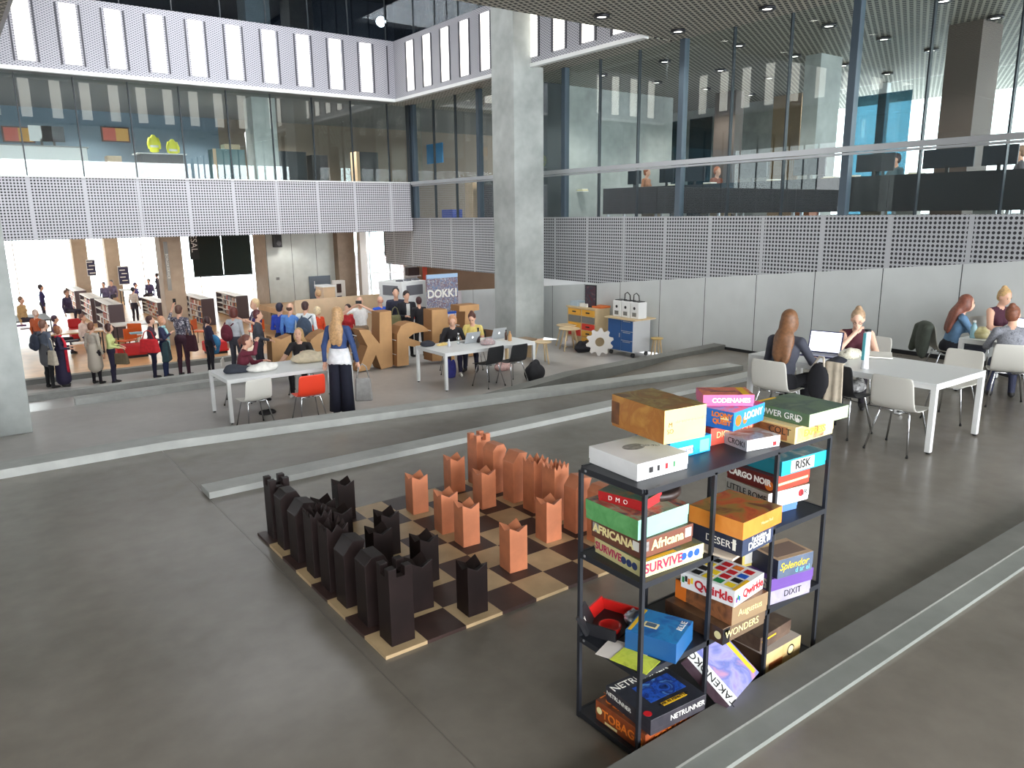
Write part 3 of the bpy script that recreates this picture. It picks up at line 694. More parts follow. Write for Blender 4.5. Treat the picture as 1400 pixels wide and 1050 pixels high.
# ---- second level, middle bay
t = gbox('flat beige board under the navy desert box, poking out', 2.72, 1.99, T1, .09, .3, .012, 10, W('beige', (212, 196, 178)), W('beige', (212, 196, 178)), None, 1)
t = gbox('navy desert box below the orange box in the middle bay', 2.765, 1.975, T1 + .0125, .262, .29, .098, 4, W('navy', (56, 66, 92)), W('navy', (56, 66, 92)), W('navy shaded', (38, 44, 66)))
front(t, 'Forbidden', .03, 'white', .52, .68); front(t, 'DESERT', .052, 'white', .52, .35, bold=.001); leftside(t, 'DESERT', .05, 'white', .6, .4); patch(t, 'F', INK['white'], .84, .9, .2, .75); patch(t, 'L', INK['white'], .82, .88, .2, .75)
t = gbox('orange sided box with a red landscape lid in the middle bay', 2.735, 1.955, T1 + .1112, .32, .30, .085, 3, art('orange', (232, 150, 66), (222, 132, 50)), art('red desert', (140, 52, 38), (190, 90, 50), (150, 120, 60), (110, 60, 44), scale=7), art('orange', (232, 150, 66), (222, 132, 50)), 1)
front(t, 'Mission Red', .02, 'cream', .6, .5)
# ---- second level, right bay
t = gbox('small blue box lowest of the upper right shelf', 3.25, 2.22, T1, .27, .2, .075, -8, W('sky print', (90, 130, 196)), W('sky print', (90, 130, 196)))
t = gbox('white box with a drawing, under the dark red crime box', 3.215, 2.16, T1 + .076, .30, .3, .085, -8, W('white', (236, 236, 238)), art('grey olive lid', (110, 110, 90), (150, 146, 120)), W('grey white', (176, 174, 166)))
leftside(t, 'LITTLE ROME', .05, 'black', .5, .55); disc(t, 'F', INK['red'], .8, .55, .02); front(t, 'LR', .04, 'black', .88, .55)
t = gbox('dark red box with white title in the upper right shelf', 3.235, 2.15, T1 + .162, .3, .3, .085, -3, W('brick red', (196, 66, 48)), W('maroon', (92, 34, 30)), art('maroon side', (110, 36, 30), (84, 28, 26)))
leftside(t, 'CARGO NOIR', .046, 'white', .5, .55, bold=.002); patch(t, 'F', INK['cream'], .1, .95, .35, .5); disc(t, 'L', INK['orange'], .92, .4, .026)
t = gbox('turquoise box topmost on the upper right shelf', 3.27, 2.13, T1 + .248, .36, .3, .08, -4, W('turquoise', (30, 168, 196)), art('teal lid', (40, 110, 130), (90, 140, 150), (190, 190, 180)), W('teal', (26, 120, 136)))
patch(t, 'F', INK['white'], .2, .72, .1, .9); front(t, 'RISK', .062, 'black', .46, .5, bold=.0018); patch(t, 'L', INK['white'], 0, .12, 0, 1)
# ---- third level
T2 = .446
t = gbox('blue box with a yellow strip lying askew on the lower left shelf', 2.425, 2.05, T2, .235, .25, .10, 22, W('ocean', (36, 96, 150)), art('ocean art', (24, 96, 168), (40, 130, 190), (30, 80, 150), scale=8), W('ocean shaded', (30, 84, 140)), 1)
patch(t, 'T', M_yel, .05, .95, .9, .97, 'sticker'); patch(t, 'T', INK['cream'], .32, .52, .5, .78); patch(t, 'T', mat('slate print', (70, 90, 110)), .36, .5, .54, .74).location.z += .0006; ontop(t, 'BLUE', .04, 'white', .7, .12)
def sheet(label, u, v, z, a, b, rz, m, name='paper_sheet'):
    o = MB().box((0, 0, 0), (a, b, .002)).obj(name, m, loc=(u, v, z), rz=rz); return tag(o, label, 'paper')
p = PZ(852, 893, T2); sheet('white leaflet under the lime card on the lower left shelf', p.x, p.y, T2 + .003, .16, .21, .35, mat('paper', (222, 214, 206), .7))
p = PZ(866, 903, T2); sheet('lime green card lying on the lower left shelf', p.x, p.y - .01, T2 + .0055, .13, .19, .25, art('lime', (190, 206, 40), (214, 224, 80), (170, 180, 50)), 'card')
# opened red insert tray with bag
p = PZ(838, 862, T2); t = thing('game_tray', 'open red and black plastic game tray on the lower left shelf', 'tray', (p.x + .02, p.y + .05, T2), .35)
M_redp = mat('red plastic', (204, 36, 32), .3); M_blkp = mat('black card', (30, 30, 34), .5)
b = MB(); b.bb(-.13, .13, -.1, .1, 0, .006, 0); b.box((0, .1, .035), (.26, .012, .07), 1, (-.25, 0, 0)); b.box((-.13, 0, .03), (.012, .2, .06), 0); b.box((.13, 0, .03), (.012, .2, .06), 1)
b.obj('tray', [M_blkp, M_redp], t)
MB().lathe([(.05, .006), (.058, .035), (.05, .035), (.044, .014), (0, .012)], 20, (-.05, -.03, 0)).obj('cup', M_redp, t)
o = MB().box((0, 0, .03), (.17, .016, .1), 0, (-.5, 0, .3)).obj('flap', M_blkp, t); o.location = (-.1, .08, .03); lettering('V', .03, INK['white'], o, (-.03, -.015, .045), (R90 - .5, 0, .3))
p = PZ(872, 856, T2); b = MB(); rn = random.Random(4)
b.ell((0, 0, .035), (.06, .045, .035), 12)
for i, v in enumerate(b.v): b.v[i] = (v[0] + rn.uniform(-.008, .008), v[1] + rn.uniform(-.008, .008), max(0, v[2] + rn.uniform(-.008, .008)))
tag(b.obj('silver_bag', mat('silver foil', (190, 194, 206), .25, .7), loc=(p.x + .0, p.y + .03, T2 + .001)), 'crumpled silver foil bag beside the red game tray', 'bag')
t = gbox('grey brown box, lowest under the white domino box', 2.715, 2.02, T2, .33, .36, .085, 0, W('taupe', (112, 92, 72)), art('brown art', (70, 50, 40), (110, 84, 60)), art('brown art side', (58, 40, 32), (90, 64, 46)))
front(t, 'WONDERS', .052, 'cream', .45, .5); disc(t, 'L', INK['cream'], .92, .5, .02); patch(t, 'F', INK['black'], 0, .16, 0, .95); disc(t, 'F', INK['cream'], .08, .7, .016)
t = gbox('bronze box in the middle, under the white domino box', 2.765, 2.01, T2 + .086, .265, .36, .10, -2, W('bronze', (146, 122, 92)), art('roman art', (90, 60, 44), (140, 100, 60)), art('roman side', (60, 40, 36), (150, 96, 60), (84, 58, 44)))
front(t, 'Augustus', .048, 'cream', .5, .55); patch(t, 'L', INK['orange'], 0, .2, 0, 1)
t = gbox('white box with coloured tiles and red letters in the middle', 2.765, 2.0, T2 + .187, .27, .30, .085, 7, W('white', (238, 238, 238)), W('white', (238, 238, 238)))
front(t, 'Qwirkle', .07, 'red', .62, .5, bold=.002); leftside(t, 'Qwirkle', .072, 'red', .62, .5, bold=.002)
rn = random.Random(3)
for k in range(16):
    c = rn.choice(('red', 'green', 'black', 'yellow', 'orange', 'blue', 'black', 'red')); a, e = .08 + .22 * (k % 4), .1 + .2 * (k // 4)
    o = patch(t, 'T', INK[c], 0, .16, 0, .15); o.location = (.27 * a, .30 * e, .0002 * k); o.rotation_euler = (0, 0, .0)
for k in range(4): patch(t, 'L', INK[('green', 'black', 'orange', 'yellow')[k]], .03 + .055 * k, .075 + .055 * k, .35 + .1 * (k % 2), .7 + .1 * (k % 2))
for k in range(3): patch(t, 'F', INK[('purple', 'green', 'blue')[k]], .04 + .05 * k, .085 + .05 * k, .25 + .12 * (k % 2), .55 + .12 * (k % 2))
patch(t, 'T', M_yel, .0, .5, .0, .06, 'sticker').location.z = .004
t = gbox('lilac grey box lowest on the lower right shelf', 3.21, 2.11, T2, .30, .22, .085, -9, art('lilac', (150, 144, 164), (176, 170, 188)), W('violet', (90, 70, 130)), None)
front(t, 'DIXIT', .05, 'black', .55, .5)
t = gbox('purple box between the lilac box and the gem trader box', 3.19, 2.10, T2 + .086, .31, .24, .07, -10, W('purple', (104, 72, 150)), W('purple', (104, 72, 150)))
leftside(t, 'S', .07, 'white', .85, .5, bold=.003)
t = gbox('slate blue gem trader box with yellow title, standing on the purple box', 3.22, 2.08, T2 + .157, .25, .19, .105, -10, art('slate', (74, 88, 112), (96, 108, 126)), W('tan top', (190, 160, 130)), W('ink blue', (40, 44, 66)))
front(t, 'Splendor', .062, 'yellow', .45, .6, shear=.3); front(t, 'd ar el', .04, 'cyan', .7, .25); patch(t, 'T', mat('taupe print', (130, 108, 96)), .08, .92, .15, .8)
t = gbox('yellow lidded box leaning behind the gem trader box', 3.19, 2.275, T2 + .157, .2, .15, .115, -14, W('lemon', (240, 220, 120)), W('olive', (140, 140, 60)), W('cocoa', (96, 60, 40)))
patch(t, 'F', INK['white'], .08, .78, .15, .8)
# ---- bottom level
T3 = .036
t = gbox('dark orange treasure box lowest at the bottom left', 2.262, 2.07, T3, .375, .33, .105, 0, art('rust', (150, 76, 40), (120, 56, 30)), art('rust lid', (92, 48, 36), (140, 80, 50)), art('rust', (150, 76, 40), (120, 56, 30)))
leftside(t, 'TOBAGO', .064, 'orange', .55, .5, bold=.001); front(t, 'TOBAGO', .06, 'orange', .5, .5); ontop(t, 'TOBAGO', .07, 'orange', .12, .6, -R90)
disc(t, 'L', INK['cream'], .08, .55, .018); patch(t, 'L', INK['cream'], .86, .94, .15, .5); patch(t, 'L', INK['cream'], .2, .45, .08, .2)
t = gbox('black hacker card box with blue figures, on the orange treasure box', 2.272, 2.05, T3 + .106, .35, .315, .082, -4, art('night', (40, 40, 48), (64, 60, 66)), art('night lid', (34, 36, 44), (50, 52, 60)), art('night', (40, 40, 48), (64, 60, 66)))
patch(t, 'T', art('blue figures', (20, 26, 60), (40, 90, 190), (24, 40, 110), (90, 150, 220), scale=14), .25, .9, .3, .72); patch(t, 'T', M_yel, .35, .78, .14, .22, 'sticker'); ontop(t, 'MAX 90 MINUTTER', .022, 'black', .565, .18).location.z += .001
ontop(t, 'NETRUNNER', .06, 'white', .5, .86); front(t, 'NETRUNNER', .046, 'white', .66, .55); leftside(t, 'NETRUNNER', .03, 'white', .3, .6); disc(t, 'T', INK['red'], .06, .14, .02)
t = gbox('lilac panda garden box leaning on its edge at the bottom', 2.745, 2.02, T3 + .045, .285, .285, .07, 0, art('lilac garden', (120, 100, 160), (150, 140, 190), (96, 110, 170), (190, 170, 190)), art('lilac garden lid', (128, 104, 160), (150, 146, 196), (100, 110, 170), (170, 130, 160), scale=7), art('garden side', (80, 60, 70), (110, 90, 100)), 1, (math.radians(38), math.radians(-10), math.radians(8)))
patch(t, 'T', mat('pale strip', (206, 208, 206)), 0, .24, 0, 1); ontop(t, 'TAKENOKO', .058, 'black', .12, .5, R90).location.z += .001; patch(t, 'T', M_yel, .88, .97, .06, .94, 'sticker')
t = gbox('cream box with brown pictures at the bottom right', 3.19, 2.105, T3, .335, .32, .13, 0, art('cream print', (206, 180, 130), (190, 158, 104)), W('beige lid', (170, 160, 150)), art('brown print side', (60, 44, 34), (80, 60, 46)))
disc(t, 'F', INK['black'], .72, .6, .032); disc(t, 'F', INK['cream'], .72, .6, .024).location.y = -.001; patch(t, 'F', art('brown oval', (120, 60, 30), (160, 90, 40)), .14, .5, .2, .5)
t = gbox('dark brown box lying on the cream box at the bottom right', 3.2, 2.14, T3 + .131, .3, .25, .08, 3, art('cocoa print', (76, 58, 50), (110, 90, 76)), art('cocoa lid', (70, 56, 50), (100, 84, 70)))
patch(t, 'F', M_yel, .05, .5, .6, .72, 'sticker')
# ================================================================ LIBRARY BEYOND, MEZZANINES
M_tan = concrete('tan concrete', (168, 150, 130), (190, 172, 152), .7, .8, 5.)
M_core = concrete('core concrete', (176, 182, 178), (200, 206, 202), .7, .6, 4., .4, (0, 1.02, 10.28, .02, (96, 100, 98)))
for x, y, z0, w_ in ((5.22, 43.2, F3, .65), (6.85, 44.4, F3, .65), (5.88, 27.5, F3, .68)): column(x, y, z0, 1.95, w_, M_tan)
struct(MB().bb(10.28, 13.1, 30, 31.5, F3, 1.95).obj('wall_core', M_core))
struct(MB().bb(10.27, 10.28, 30.01, 31.5, F3, 1.95).obj('wall_core_side', M_tan))
struct(MB().bb(13.1, 13.85, 29.6, 31, F3, 1.95).obj('column', concrete('brown concrete', (118, 100, 84), (140, 122, 104), .7)))
a, c = PV(422, 378, 29.98), PV(453, 410, 29.98)
d = struct(MB().bb(a.x, c.x, 29.95, 30, F3 + .02, a.z).obj('door_1', mat('slate door', (84, 96, 108), .5)))
MB().bb(a.x + .2, a.x + .23, 29.93, 29.95, a.z - .5, a.z - .2).obj('door_handle', M_alu, d)
a = PV(374.5, 321, 29.7); c = PV(385.5, 338, 29.7)
t = thing('loudspeaker', 'black loudspeaker hung high on the concrete core wall', 'speaker', ((a.x + c.x) / 2, 29.8, (a.z + c.z) / 2))
MB().box((0, 0, 0), (c.x - a.x, .3, a.z - c.z)).obj('cabinet', M_black, t, bevel=.01); MB().lathe([(.1, 0), (.09, .02)], 16).obj('speaker_cone', mat('speaker grey', (70, 70, 74)), t, loc=(0, -.15, -.08), rz=(R90, 0, 0))
a = PV(380, 381, 29.98); tag(MB().box((a.x, 29.985, a.z), (.12, .03, .1)).obj('wall_socket', mat('grey plastic', (120, 122, 124)), None), 'small grey socket plate on the concrete core wall', 'socket')
# black green projection blind with vertical lettering
a, c = PV(261, 331, 33), PV(345, 373, 33)
t = thing('projection_blind', 'large dark green blind hanging above the bookcases', 'blind', ((a.x + c.x) / 2, 33, c.z))
hw = (c.x - a.x) / 2; M_blind = mat('dark green cloth', (24, 36, 32), .8)
MB().bb(-hw, -.02, -.03, .03, 0, 1.95 - c.z).obj('blind_cloth', M_blind, t); MB().bb(.02, hw, -.03, .03, 0, 1.95 - c.z).obj('blind_cloth', M_blind, t)
MB().bb(-hw, hw, -.04, .04, -.06, 0).obj('bottom_bar', M_black, t)
a = PV(264, 336, 32.9); t = thing('hanging_sign', 'narrow hanging sign with upright white letters by the dark blind', 'sign', (a.x, 32.8, a.z))
MB().box((0, 0, .1), (.36, .03, 1.3)).obj('board', mat('charcoal sign', (34, 36, 38)), t); lettering('ESAL', .34, INK['white'], t, (0, -.02, .1), (R90, R90, 0))
a = PV(226, 335, 27.2); t = thing('banner_sign', 'narrow pale banner of small print beside the tan column', 'sign', (a.x, 27.2, .9))
MB().box((0, 0, 0), (.12, .03, 1.6)).obj('board', mat('pale sign', (150, 150, 146)), t); lettering('BORGERSERVICE', .11, INK['white'], t, (0, -.018, 0), (R90, R90, 0))
for n_, (x0, x1, y0, y1, v, lb) in enumerate(((117, 132, 355, 377, 43.1, 'smaller dark notice screen on the farther tan column'), (160, 178, 364, 389, 44.3, 'larger dark notice screen on the nearer of the two back columns'))):
    a, c = PV(x0, y0, v), PV(x1, y1, v)
    t = thing('notice_screen', lb, 'screen', ((a.x + c.x) / 2, v, (a.z + c.z) / 2))
    MB().box((0, 0, 0), (c.x - a.x, .06, a.z - c.z)).obj('frame', M_white, t); MB().box((0, -.04, 0), ((c.x - a.x) * .9, .03, (a.z - c.z) * .88)).obj('screen', mat('violet black', (46, 42, 78), .4), t)
    for k in range(4): MB().box((-.05 + .08 * (k % 2), -.06, .28 - .18 * k), (.26, .01, .05)).obj('text_line', INK['white'], t)
# back windows
w = struct(bpy.data.objects.new('window_4', None)); C.objects.link(w)
M_pale = mat('pale window frame', (220, 222, 226), .5)
for k in range(12):
    x = -6 + 3 * k
    MB().bb(x + .03, x + 2.97, 46.6, 46.61, F3 + .1, 1.93).obj('pane', M_glass, w); MB().bb(x - .03, x + .03, 46.55, 46.65, F3, 1.95).obj('mullion', M_pale, w)
# bookcases with individual books
M_case = mat('case end panel', (92, 78, 84), .5); M_casew = mat('case white', (225, 222, 220), .5)
BC = [mat('book ' + n_, c, .6) for n_, c in (('red', (176, 72, 56)), ('brick', (150, 96, 70)), ('navy', (70, 66, 96)), ('cream', (222, 206, 186)), ('grey', (150, 140, 138)), ('ochre', (196, 140, 80)), ('white', (232, 228, 224)), ('dark', (66, 50, 50)))]
bk = {}
cases = [(105, 115, 429, 398, 97, 'first bookcase from the left, by the far windows'), (127, 136, 442, 408, 114, 'second bookcase from the left'), (152, 172, 462, 417, 132, 'big bookcase third from the left, violet end panel toward the visitors'),
         (216.5, 230, 437, 414, 194, 'low white topped bookcase left of the near tan column'), (277, 292, 445, 409, 255, 'bookcase right of the near tan column'), (324, 338, 436, 405, 296, 'rightmost bookcase under the dark blind')]
for n_, (x0, x1, yb, yt, xf, lb) in enumerate(cases):
    p, q = PZ(x0, yb, F3), PZ(x1, yb, F3); y = (p.y + q.y) / 2; wd_ = max(.5, q.x - p.x)
    h = PV(x0, yt, y).z - F3
    r = ray(xf, yt); L = min(7, max(3, p.x / (r.x / r.y) - y))
    t = thing('bookcase', lb + ' in the library', 'bookcase', (p.x, y, F3))
    MB().bb(0, wd_, 0, .05, 0, h).obj('end_panel', M_case, t); MB().bb(0, wd_, L - .05, L, 0, h).obj('end_panel', M_case, t)
    MB().bb(wd_ / 2 - .02, wd_ / 2 + .02, .05, L - .05, 0, h).obj('back_panel', M_casew, t)
    MB().bb(0, wd_, .05, L - .05, h - .04, h).obj('top_board', M_casew, t)
    rows = 4; sh = (h - .12) / rows
    for k in range(rows): MB().bb(.01, wd_ - .01, .05, L - .05, .08 + k * sh - .03, .08 + k * sh).obj('shelf', M_casew, t)
    rn = random.Random(n_)
    for k in range(rows):
        yy = .12; cnt = 0
        while yy < L - .5 and cnt < 11:
            bw = rn.choice((.1, .14, .2, .24)) * (L / 4); bh = sh * rn.uniform(.6, .86); ci = rn.choice((0, 0, 1, 1, 2, 3, 3, 4, 5, 6, 6, 7)); key = (ci, round(bw, 1), round(bh, 2))
            if key not in bk:
                b = MB(); b.bb(0, .17, 0, .9 * key[1], 0, key[2]); bk[key] = b.mesh('book', BC[ci])
            o = bpy.data.objects.new('book', bk[key]); C.objects.link(o); o.location = (p.x + .02, y + yy, F3 + .08 + k * sh)
            tag(o, 'book in the ' + lb, 'book', 'books in the ' + lb); yy += bw * 1.12 + rn.choice((0, 0, .06)); cnt += 1
# red seating, chairs, tables of the reading area
M_red = mat('red upholstery', (196, 34, 40), .6); M_org = mat('orange shell', (226, 104, 40), .5)
def bench(x0, x1, yb, label, dpt=.7, h=.42, back=True):
    p, q = PZ(x0, yb, F3), PZ(x1, yb, F3); L = q.x - p.x
    t = thing('sofa', label, 'sofa', (p.x, p.y, F3))
    MB().bb(0, L, 0, dpt, .08, h).obj('seat', M_red, t, bevel=.04)
    if back: MB().bb(0, L, dpt - .16, dpt, h, h + .32).obj('backrest', M_red, t, bevel=.04)
    MB().bb(.05, L - .05, .05, dpt - .05, 0, .08).obj('plinth', M_black, t)
bench(162, 214, 492, 'long red bench behind the standing visitors in a queue', .6, .4, False); bench(284, 322, 486, 'red bench behind the girl in the maroon jumper', .6, .4, False); bench(99, 124, 467, 'red sofa with its back toward the first visitors')
bench(392, 432, 480, 'red seat beside the blonde woman, behind the cardboard letters', .6, .42, False)
def lib_chair(px, py, rz, label):
    p = PZ(px, py, F3); t = thing('library_chair', label, 'chair', p, rz)
    MB().bb(-.22, .22, -.2, .2, .43, .46).obj('seat', M_org, t); MB().bb(-.22, .22, -.22, -.19, .5, .85).obj('backrest', M_org, t)
    for sx in (-1, 1):
        for sy in (-1, 1): MB().tube([(sx * .18, sy * .17, .43), (sx * .2, sy * .2, 0)], .012, 6).obj('leg', M_black, t)
lib_chair(184, 478, 2.6, 'orange chair beside the reading table, behind the red bag'); lib_chair(276, 470, -2.2, 'orange chair behind the woman with the blue coat'); lib_chair(176, 484, .4, 'orange red chair in front of the reading table'); lib_chair(352, 470, 0, 'orange chair beside the woman in the violet blouse')
def read_table(px, py, a, b, label, top=M_white):
    p = PZ(px, py, F3); t = thing('reading_table', label, 'table', p, 0)
    MB().bb(-a / 2, a / 2, -b / 2, b / 2, .7, .74).obj('tabletop', top, t)
    for sx in (-1, 1):
        for sy in (-1, 1): MB().bb(sx * (a / 2 - .05) - .02, sx * (a / 2 - .05) + .02, sy * (b / 2 - .05) - .02, sy * (b / 2 - .05) + .02, 0, .7).obj('leg', M_black, t)
read_table(188, 470, 1.4, .9, 'white reading table with papers, left of the woman in a floral blouse'); read_table(105, 484, 1.6, .8, 'wooden reading table with a camera and papers on it', M_wood); read_table(36, 462, 1.6, 2.2, 'dark reading table with purple papers beside the left pillar', M_dark)
read_table(196, 414, 2.0, .9, 'white reading table by the far windows'); read_table(146, 411, 1.6, .8, 'white table under the notice screens')
rn = random.Random(11)
for k, (px, py, c, lb) in enumerate(((28, 446, (110, 70, 120), 'purple folder on the dark reading table'), (40, 440, (226, 160, 50), 'yellow folder on the dark reading table'), (36, 450, (222, 214, 224), 'white papers on the dark reading table'), (108, 470, (226, 222, 218), 'white papers on the wooden reading table'), (98, 467, (50, 46, 60), 'dark camera on the wooden reading table'), (186, 456, (150, 190, 210), 'blue tray on the white reading table'))):
    p = PZ(px, py, F3 + .742); tag(MB().box((0, 0, .02), (.34, .26, .04)).obj('folder', mat('folder %d' % k, c, .6), loc=(p.x, p.y, p.z)), lb, 'folder')
# parapet, kiosk, poster on the lower level
a, c = PV(404, 411, 20.5), PV(522, 406, 20.5)
struct(MB().bb(a.x, c.x, 20.5, 20.6, F2, a.z).obj('wall_parapet', M_lightwood)); struct(MB().bb(c.x, 13.2, 20.5, 20.6, F2, c.z - .02).obj('wall_parapet_white', mat('lilac white panel', (214, 206, 210), .5)))
slab('floor', 9.8, 14.3, 20.6, 30, -1.1, -.9, M_wood)
a, c = PV(442, 393, 22), PV(459, 410, 22)
t = thing('service_desk', 'pale wooden service counter behind the wooden parapet', 'counter', ((a.x + c.x) / 2, 22, -.9)); hw = (c.x - a.x) / 2
MB().bb(-hw, hw, 0, .6, 0, a.z + .9).obj('counter_body', M_lightwood, t); MB().bb(-hw - .03, hw + .03, -.03, .63, a.z + .9, a.z + .94).obj('counter_top', M_white, t)
a, c = PV(458, 384, 27), PV(468, 408, 27)
t = thing('magazine_rack', 'white magazine rack beside the grey door', 'rack', (a.x, 27, -.9))
MB().bb(0, c.x - a.x + .15, 0, .3, 0, a.z + .9).obj('rack_frame', M_white, t)
for k in range(3): MB().bb(.05, c.x - a.x - .02, -.02, 0, a.z + .9 - .45 - .45 * k, a.z + .9 - .12 - .45 * k).obj('magazine', BC[2 if k % 2 else 7], t)
# glazed wall with red bookshelves, right of the core
w = struct(bpy.data.objects.new('window_5', None)); C.objects.link(w)
for k in range(6):
    x = 13.9 + .95 * k
    MB().bb(x + .02, x + .93, 30.2, 30.21, -.9, 1.93).obj('pane', M_glass, w); MB().bb(x - .03, x + .03, 30.15, 30.25, -.9, 1.95).obj('mullion', M_alu, w)
MB().bb(13.9, 19, 30.14, 30.26, -.0, .07).obj('transom', M_white, w)
a = PV(498, 360, 29); column(a.x - .15, 29, -.9, 1.95, .3, mat('white round pier', (206, 202, 196)))
for k in range(5):
    x = 14.6 + 1.05 * k
    t = thing('glazed_bookcase', 'white bookcase with red books behind the tall glazing, bay %s' % ('one', 'two', 'three', 'four', 'five')[k], 'bookcase', (x, 32, -.9))
    MB().bb(0, .98, .28, .3, 0, 1.75).obj('back_panel', M_casew, t)
    for e in range(5): MB().bb(0, .98, 0, .3, .02 + .42 * e, .06 + .42 * e).obj('shelf', M_casew, t)
    rn = random.Random(40 + k)
    for e in range(4):
        MB().bb(.05, .55, .02, .24, .06 + .42 * e, .36 + .42 * e).obj('book_row', mat('wine books', (132, 40, 44), .6), t); MB().bb(.58, .92, .02, .24, .06 + .42 * e, .32 + .42 * e).obj('book_row', BC[rn.choice((0, 3, 7))], t)
a, c = PV(557, 362, 24.6), PV(576, 384, 24.6)
t = thing('tall_bookcase', 'white bookcase of dark books left of the red panel', 'bookcase', (a.x, 24.6, -.9))
MB().bb(0, c.x - a.x, .28, .3, 0, a.z + .9).obj('back_panel', M_casew, t)
for e in range(4): MB().bb(0, c.x - a.x, 0, .3, a.z + .86 - .4 * e, a.z + .9 - .4 * e).obj('shelf', M_casew, t)
for e in range(3): MB().bb(.04, (c.x - a.x) - .06, .02, .26, a.z + .9 - .4 * (e + 1), a.z + .9 - .4 * e - .12).obj('book_row', BC[7], t)
a, c = PV(578, 364, 24.5), PV(593, 400, 24.5)
tag(MB().bb(a.x, c.x, 24.5, 24.55, -.9, a.z).obj('display_panel', mat('coral panel', (222, 92, 70), .5)), 'coral red display panel behind the white kiosk', 'panel')
a, c = PV(525, 384, 17.9), PV(587, 455, 17.9)
t = thing('exhibition_kiosk', 'white four sided exhibition kiosk with grey and red screens', 'kiosk', (a.x + .75, 18.3, fl(0, 18.3)), math.radians(16))
KH = PV(556, 385, 17.9).z - fl(0, 18.3)
MB().bb(-.45, .45, -.45, .45, 0, KH).obj('kiosk_body', M_white, t, bevel=.02)
M_gs = mat('grey louvre', (110, 110, 116), .5); M_rs = mat('red screen', (226, 60, 52), .4)
for z0, z1, m, nm in ((KH - .36, KH - .1, M_gs, 'louvre'), (KH - 1.0, KH - .72, M_rs, 'screen')):
    MB().bb(-.3, .3, -.465, -.45, z0, z1).obj(nm, m, t); MB().bb(-.465, -.45, -.28, .28, z0, z1).obj(nm, m if nm == 'louvre' else M_gs, t)
for sx in (-.3, 0, .3): MB().box((sx, -.2, KH + .02), (.14, .14, .05)).obj('top_cap', M_gs, t)
a, c = PV(583, 376, 17.2), PV(627, 428, 17.2)
t = thing('photo_banner', 'large crowd photo banner with white letters beside the kiosk', 'banner', ((a.x + c.x) / 2, 17.2, fl(0, 17.2)), .0)
hw = (c.x - a.x) / 2; z0, z1 = c.z - fl(0, 17.2), a.z - fl(0, 17.2)
MB().bb(-hw, hw, 0, .03, z0, z1).obj('banner_print', art('crowd print', (60, 84, 130), (140, 160, 190), (110, 60, 66), (190, 196, 206), (50, 54, 80), scale=16), t)
MB().bb(-hw, hw, -.004, 0, z0, z0 + .06).obj('border_strip', INK['blue'], t); MB().bb(-hw, hw, -.004, 0, z1 - .1, z1).obj('border_strip', mat('sky strip', (170, 200, 230)), t)
fit(lettering('DOKK1', .42, INK['white'], t, (.0, -.01, (z0 + z1) / 2 + .02), (R90, 0, 0), bold=.012), hw * 1.86)
for sx in (-1, 1): MB().tube([(sx * hw * .8, .05, 0), (sx * hw * .8, .05, z1)], .015, 6).obj('stand_pole', M_alu, t)

# ---- right mezzanine office
OZ = 2.33
M_desk = mat('charcoal desk front', (30, 34, 40), .5); M_dtop = mat('desk top', (150, 150, 148), .5)
M_scr = mat('dark monitor', (34, 40, 48), .35)
for k in range(9):
    y = -1.2 + 2.05 * k
    t = thing('office_desk', 'charcoal fronted office desk on the right mezzanine, number %s from the near end' % ('one', 'two', 'three', 'four', 'five', 'six', 'seven', 'eight', 'nine')[k], 'desk', (15.3, y, OZ))
    MB().bb(-.02, 0, -1.02, 1.02, .1, .8).obj('front_panel', M_desk, t); MB().bb(0, .8, -1.0, 1.0, .72, .75).obj('desktop', M_dtop, t)
    for sy in (-1, 1): MB().bb(.05, .1, sy * .92 - .03, sy * .92 + .03, 0, .72).obj('leg', M_alu, t); MB().bb(.7, .75, sy * .92 - .03, sy * .92 + .03, 0, .72).obj('leg', M_alu, t)
for px, py, s, lb in ((760, 235, .5, 'low dark monitor nearest the big pillar'), (868, 222, .5, 'dark monitor left of the seated office worker'), (912, 228, .5, 'small monitor with a plant beside it'), (951, 222, .62, 'square dark monitor under the blue panel'), (1030, 224, .78, 'wide dark monitor by the slim bright window'), (1107, 222, .78, 'dark monitor between the two pillars'), (1198, 208, .82, 'dark monitor left of the thinking office worker'), (1297, 212, .95, 'large dark monitor in front of the brown pillar'), (1366, 225, .6, 'dark monitor at the photo edge')):
    p = PU(px, py, 15.9); t = thing('monitor', lb, 'monitor', (15.9, p.y, OZ + .75), .0)
    MB().box((0, 0, .34), (.04, s, .36)).obj('screen', M_scr, t, bevel=.008); MB().bb(-.02, .02, -.03, .03, .02, .2).obj('stand', M_black, t); MB().bb(-.1, .1, -.13, .13, 0, .02).obj('base', M_black, t)
rn = random.Random(5)
for k, (px, lb) in enumerate(((800, 'stack of papers on the desk near the big pillar'), (925, 'stack of papers beside the small monitor'), (975, 'white paper pile under the orange haired worker'), (1060, 'tan paper pile on the desk before the pillar'), (1140, 'white paper pile right of the second pillar'), (1170, 'tall paper pile by the blue panel'), (1255, 'white paper pile between two monitors'))):
    p = PU(px, 240, 15.7); t = thing('paper_stack', lb, 'papers', (15.6, p.y, OZ + .75))
    for e in range(3): MB().box((rn.uniform(-.03, .03), rn.uniform(-.03, .03), .02 + .03 * e), (.22, .3 - .03 * e, .028)).obj('sheaf', INK[('white', 'cream', 'white')[e]], t)
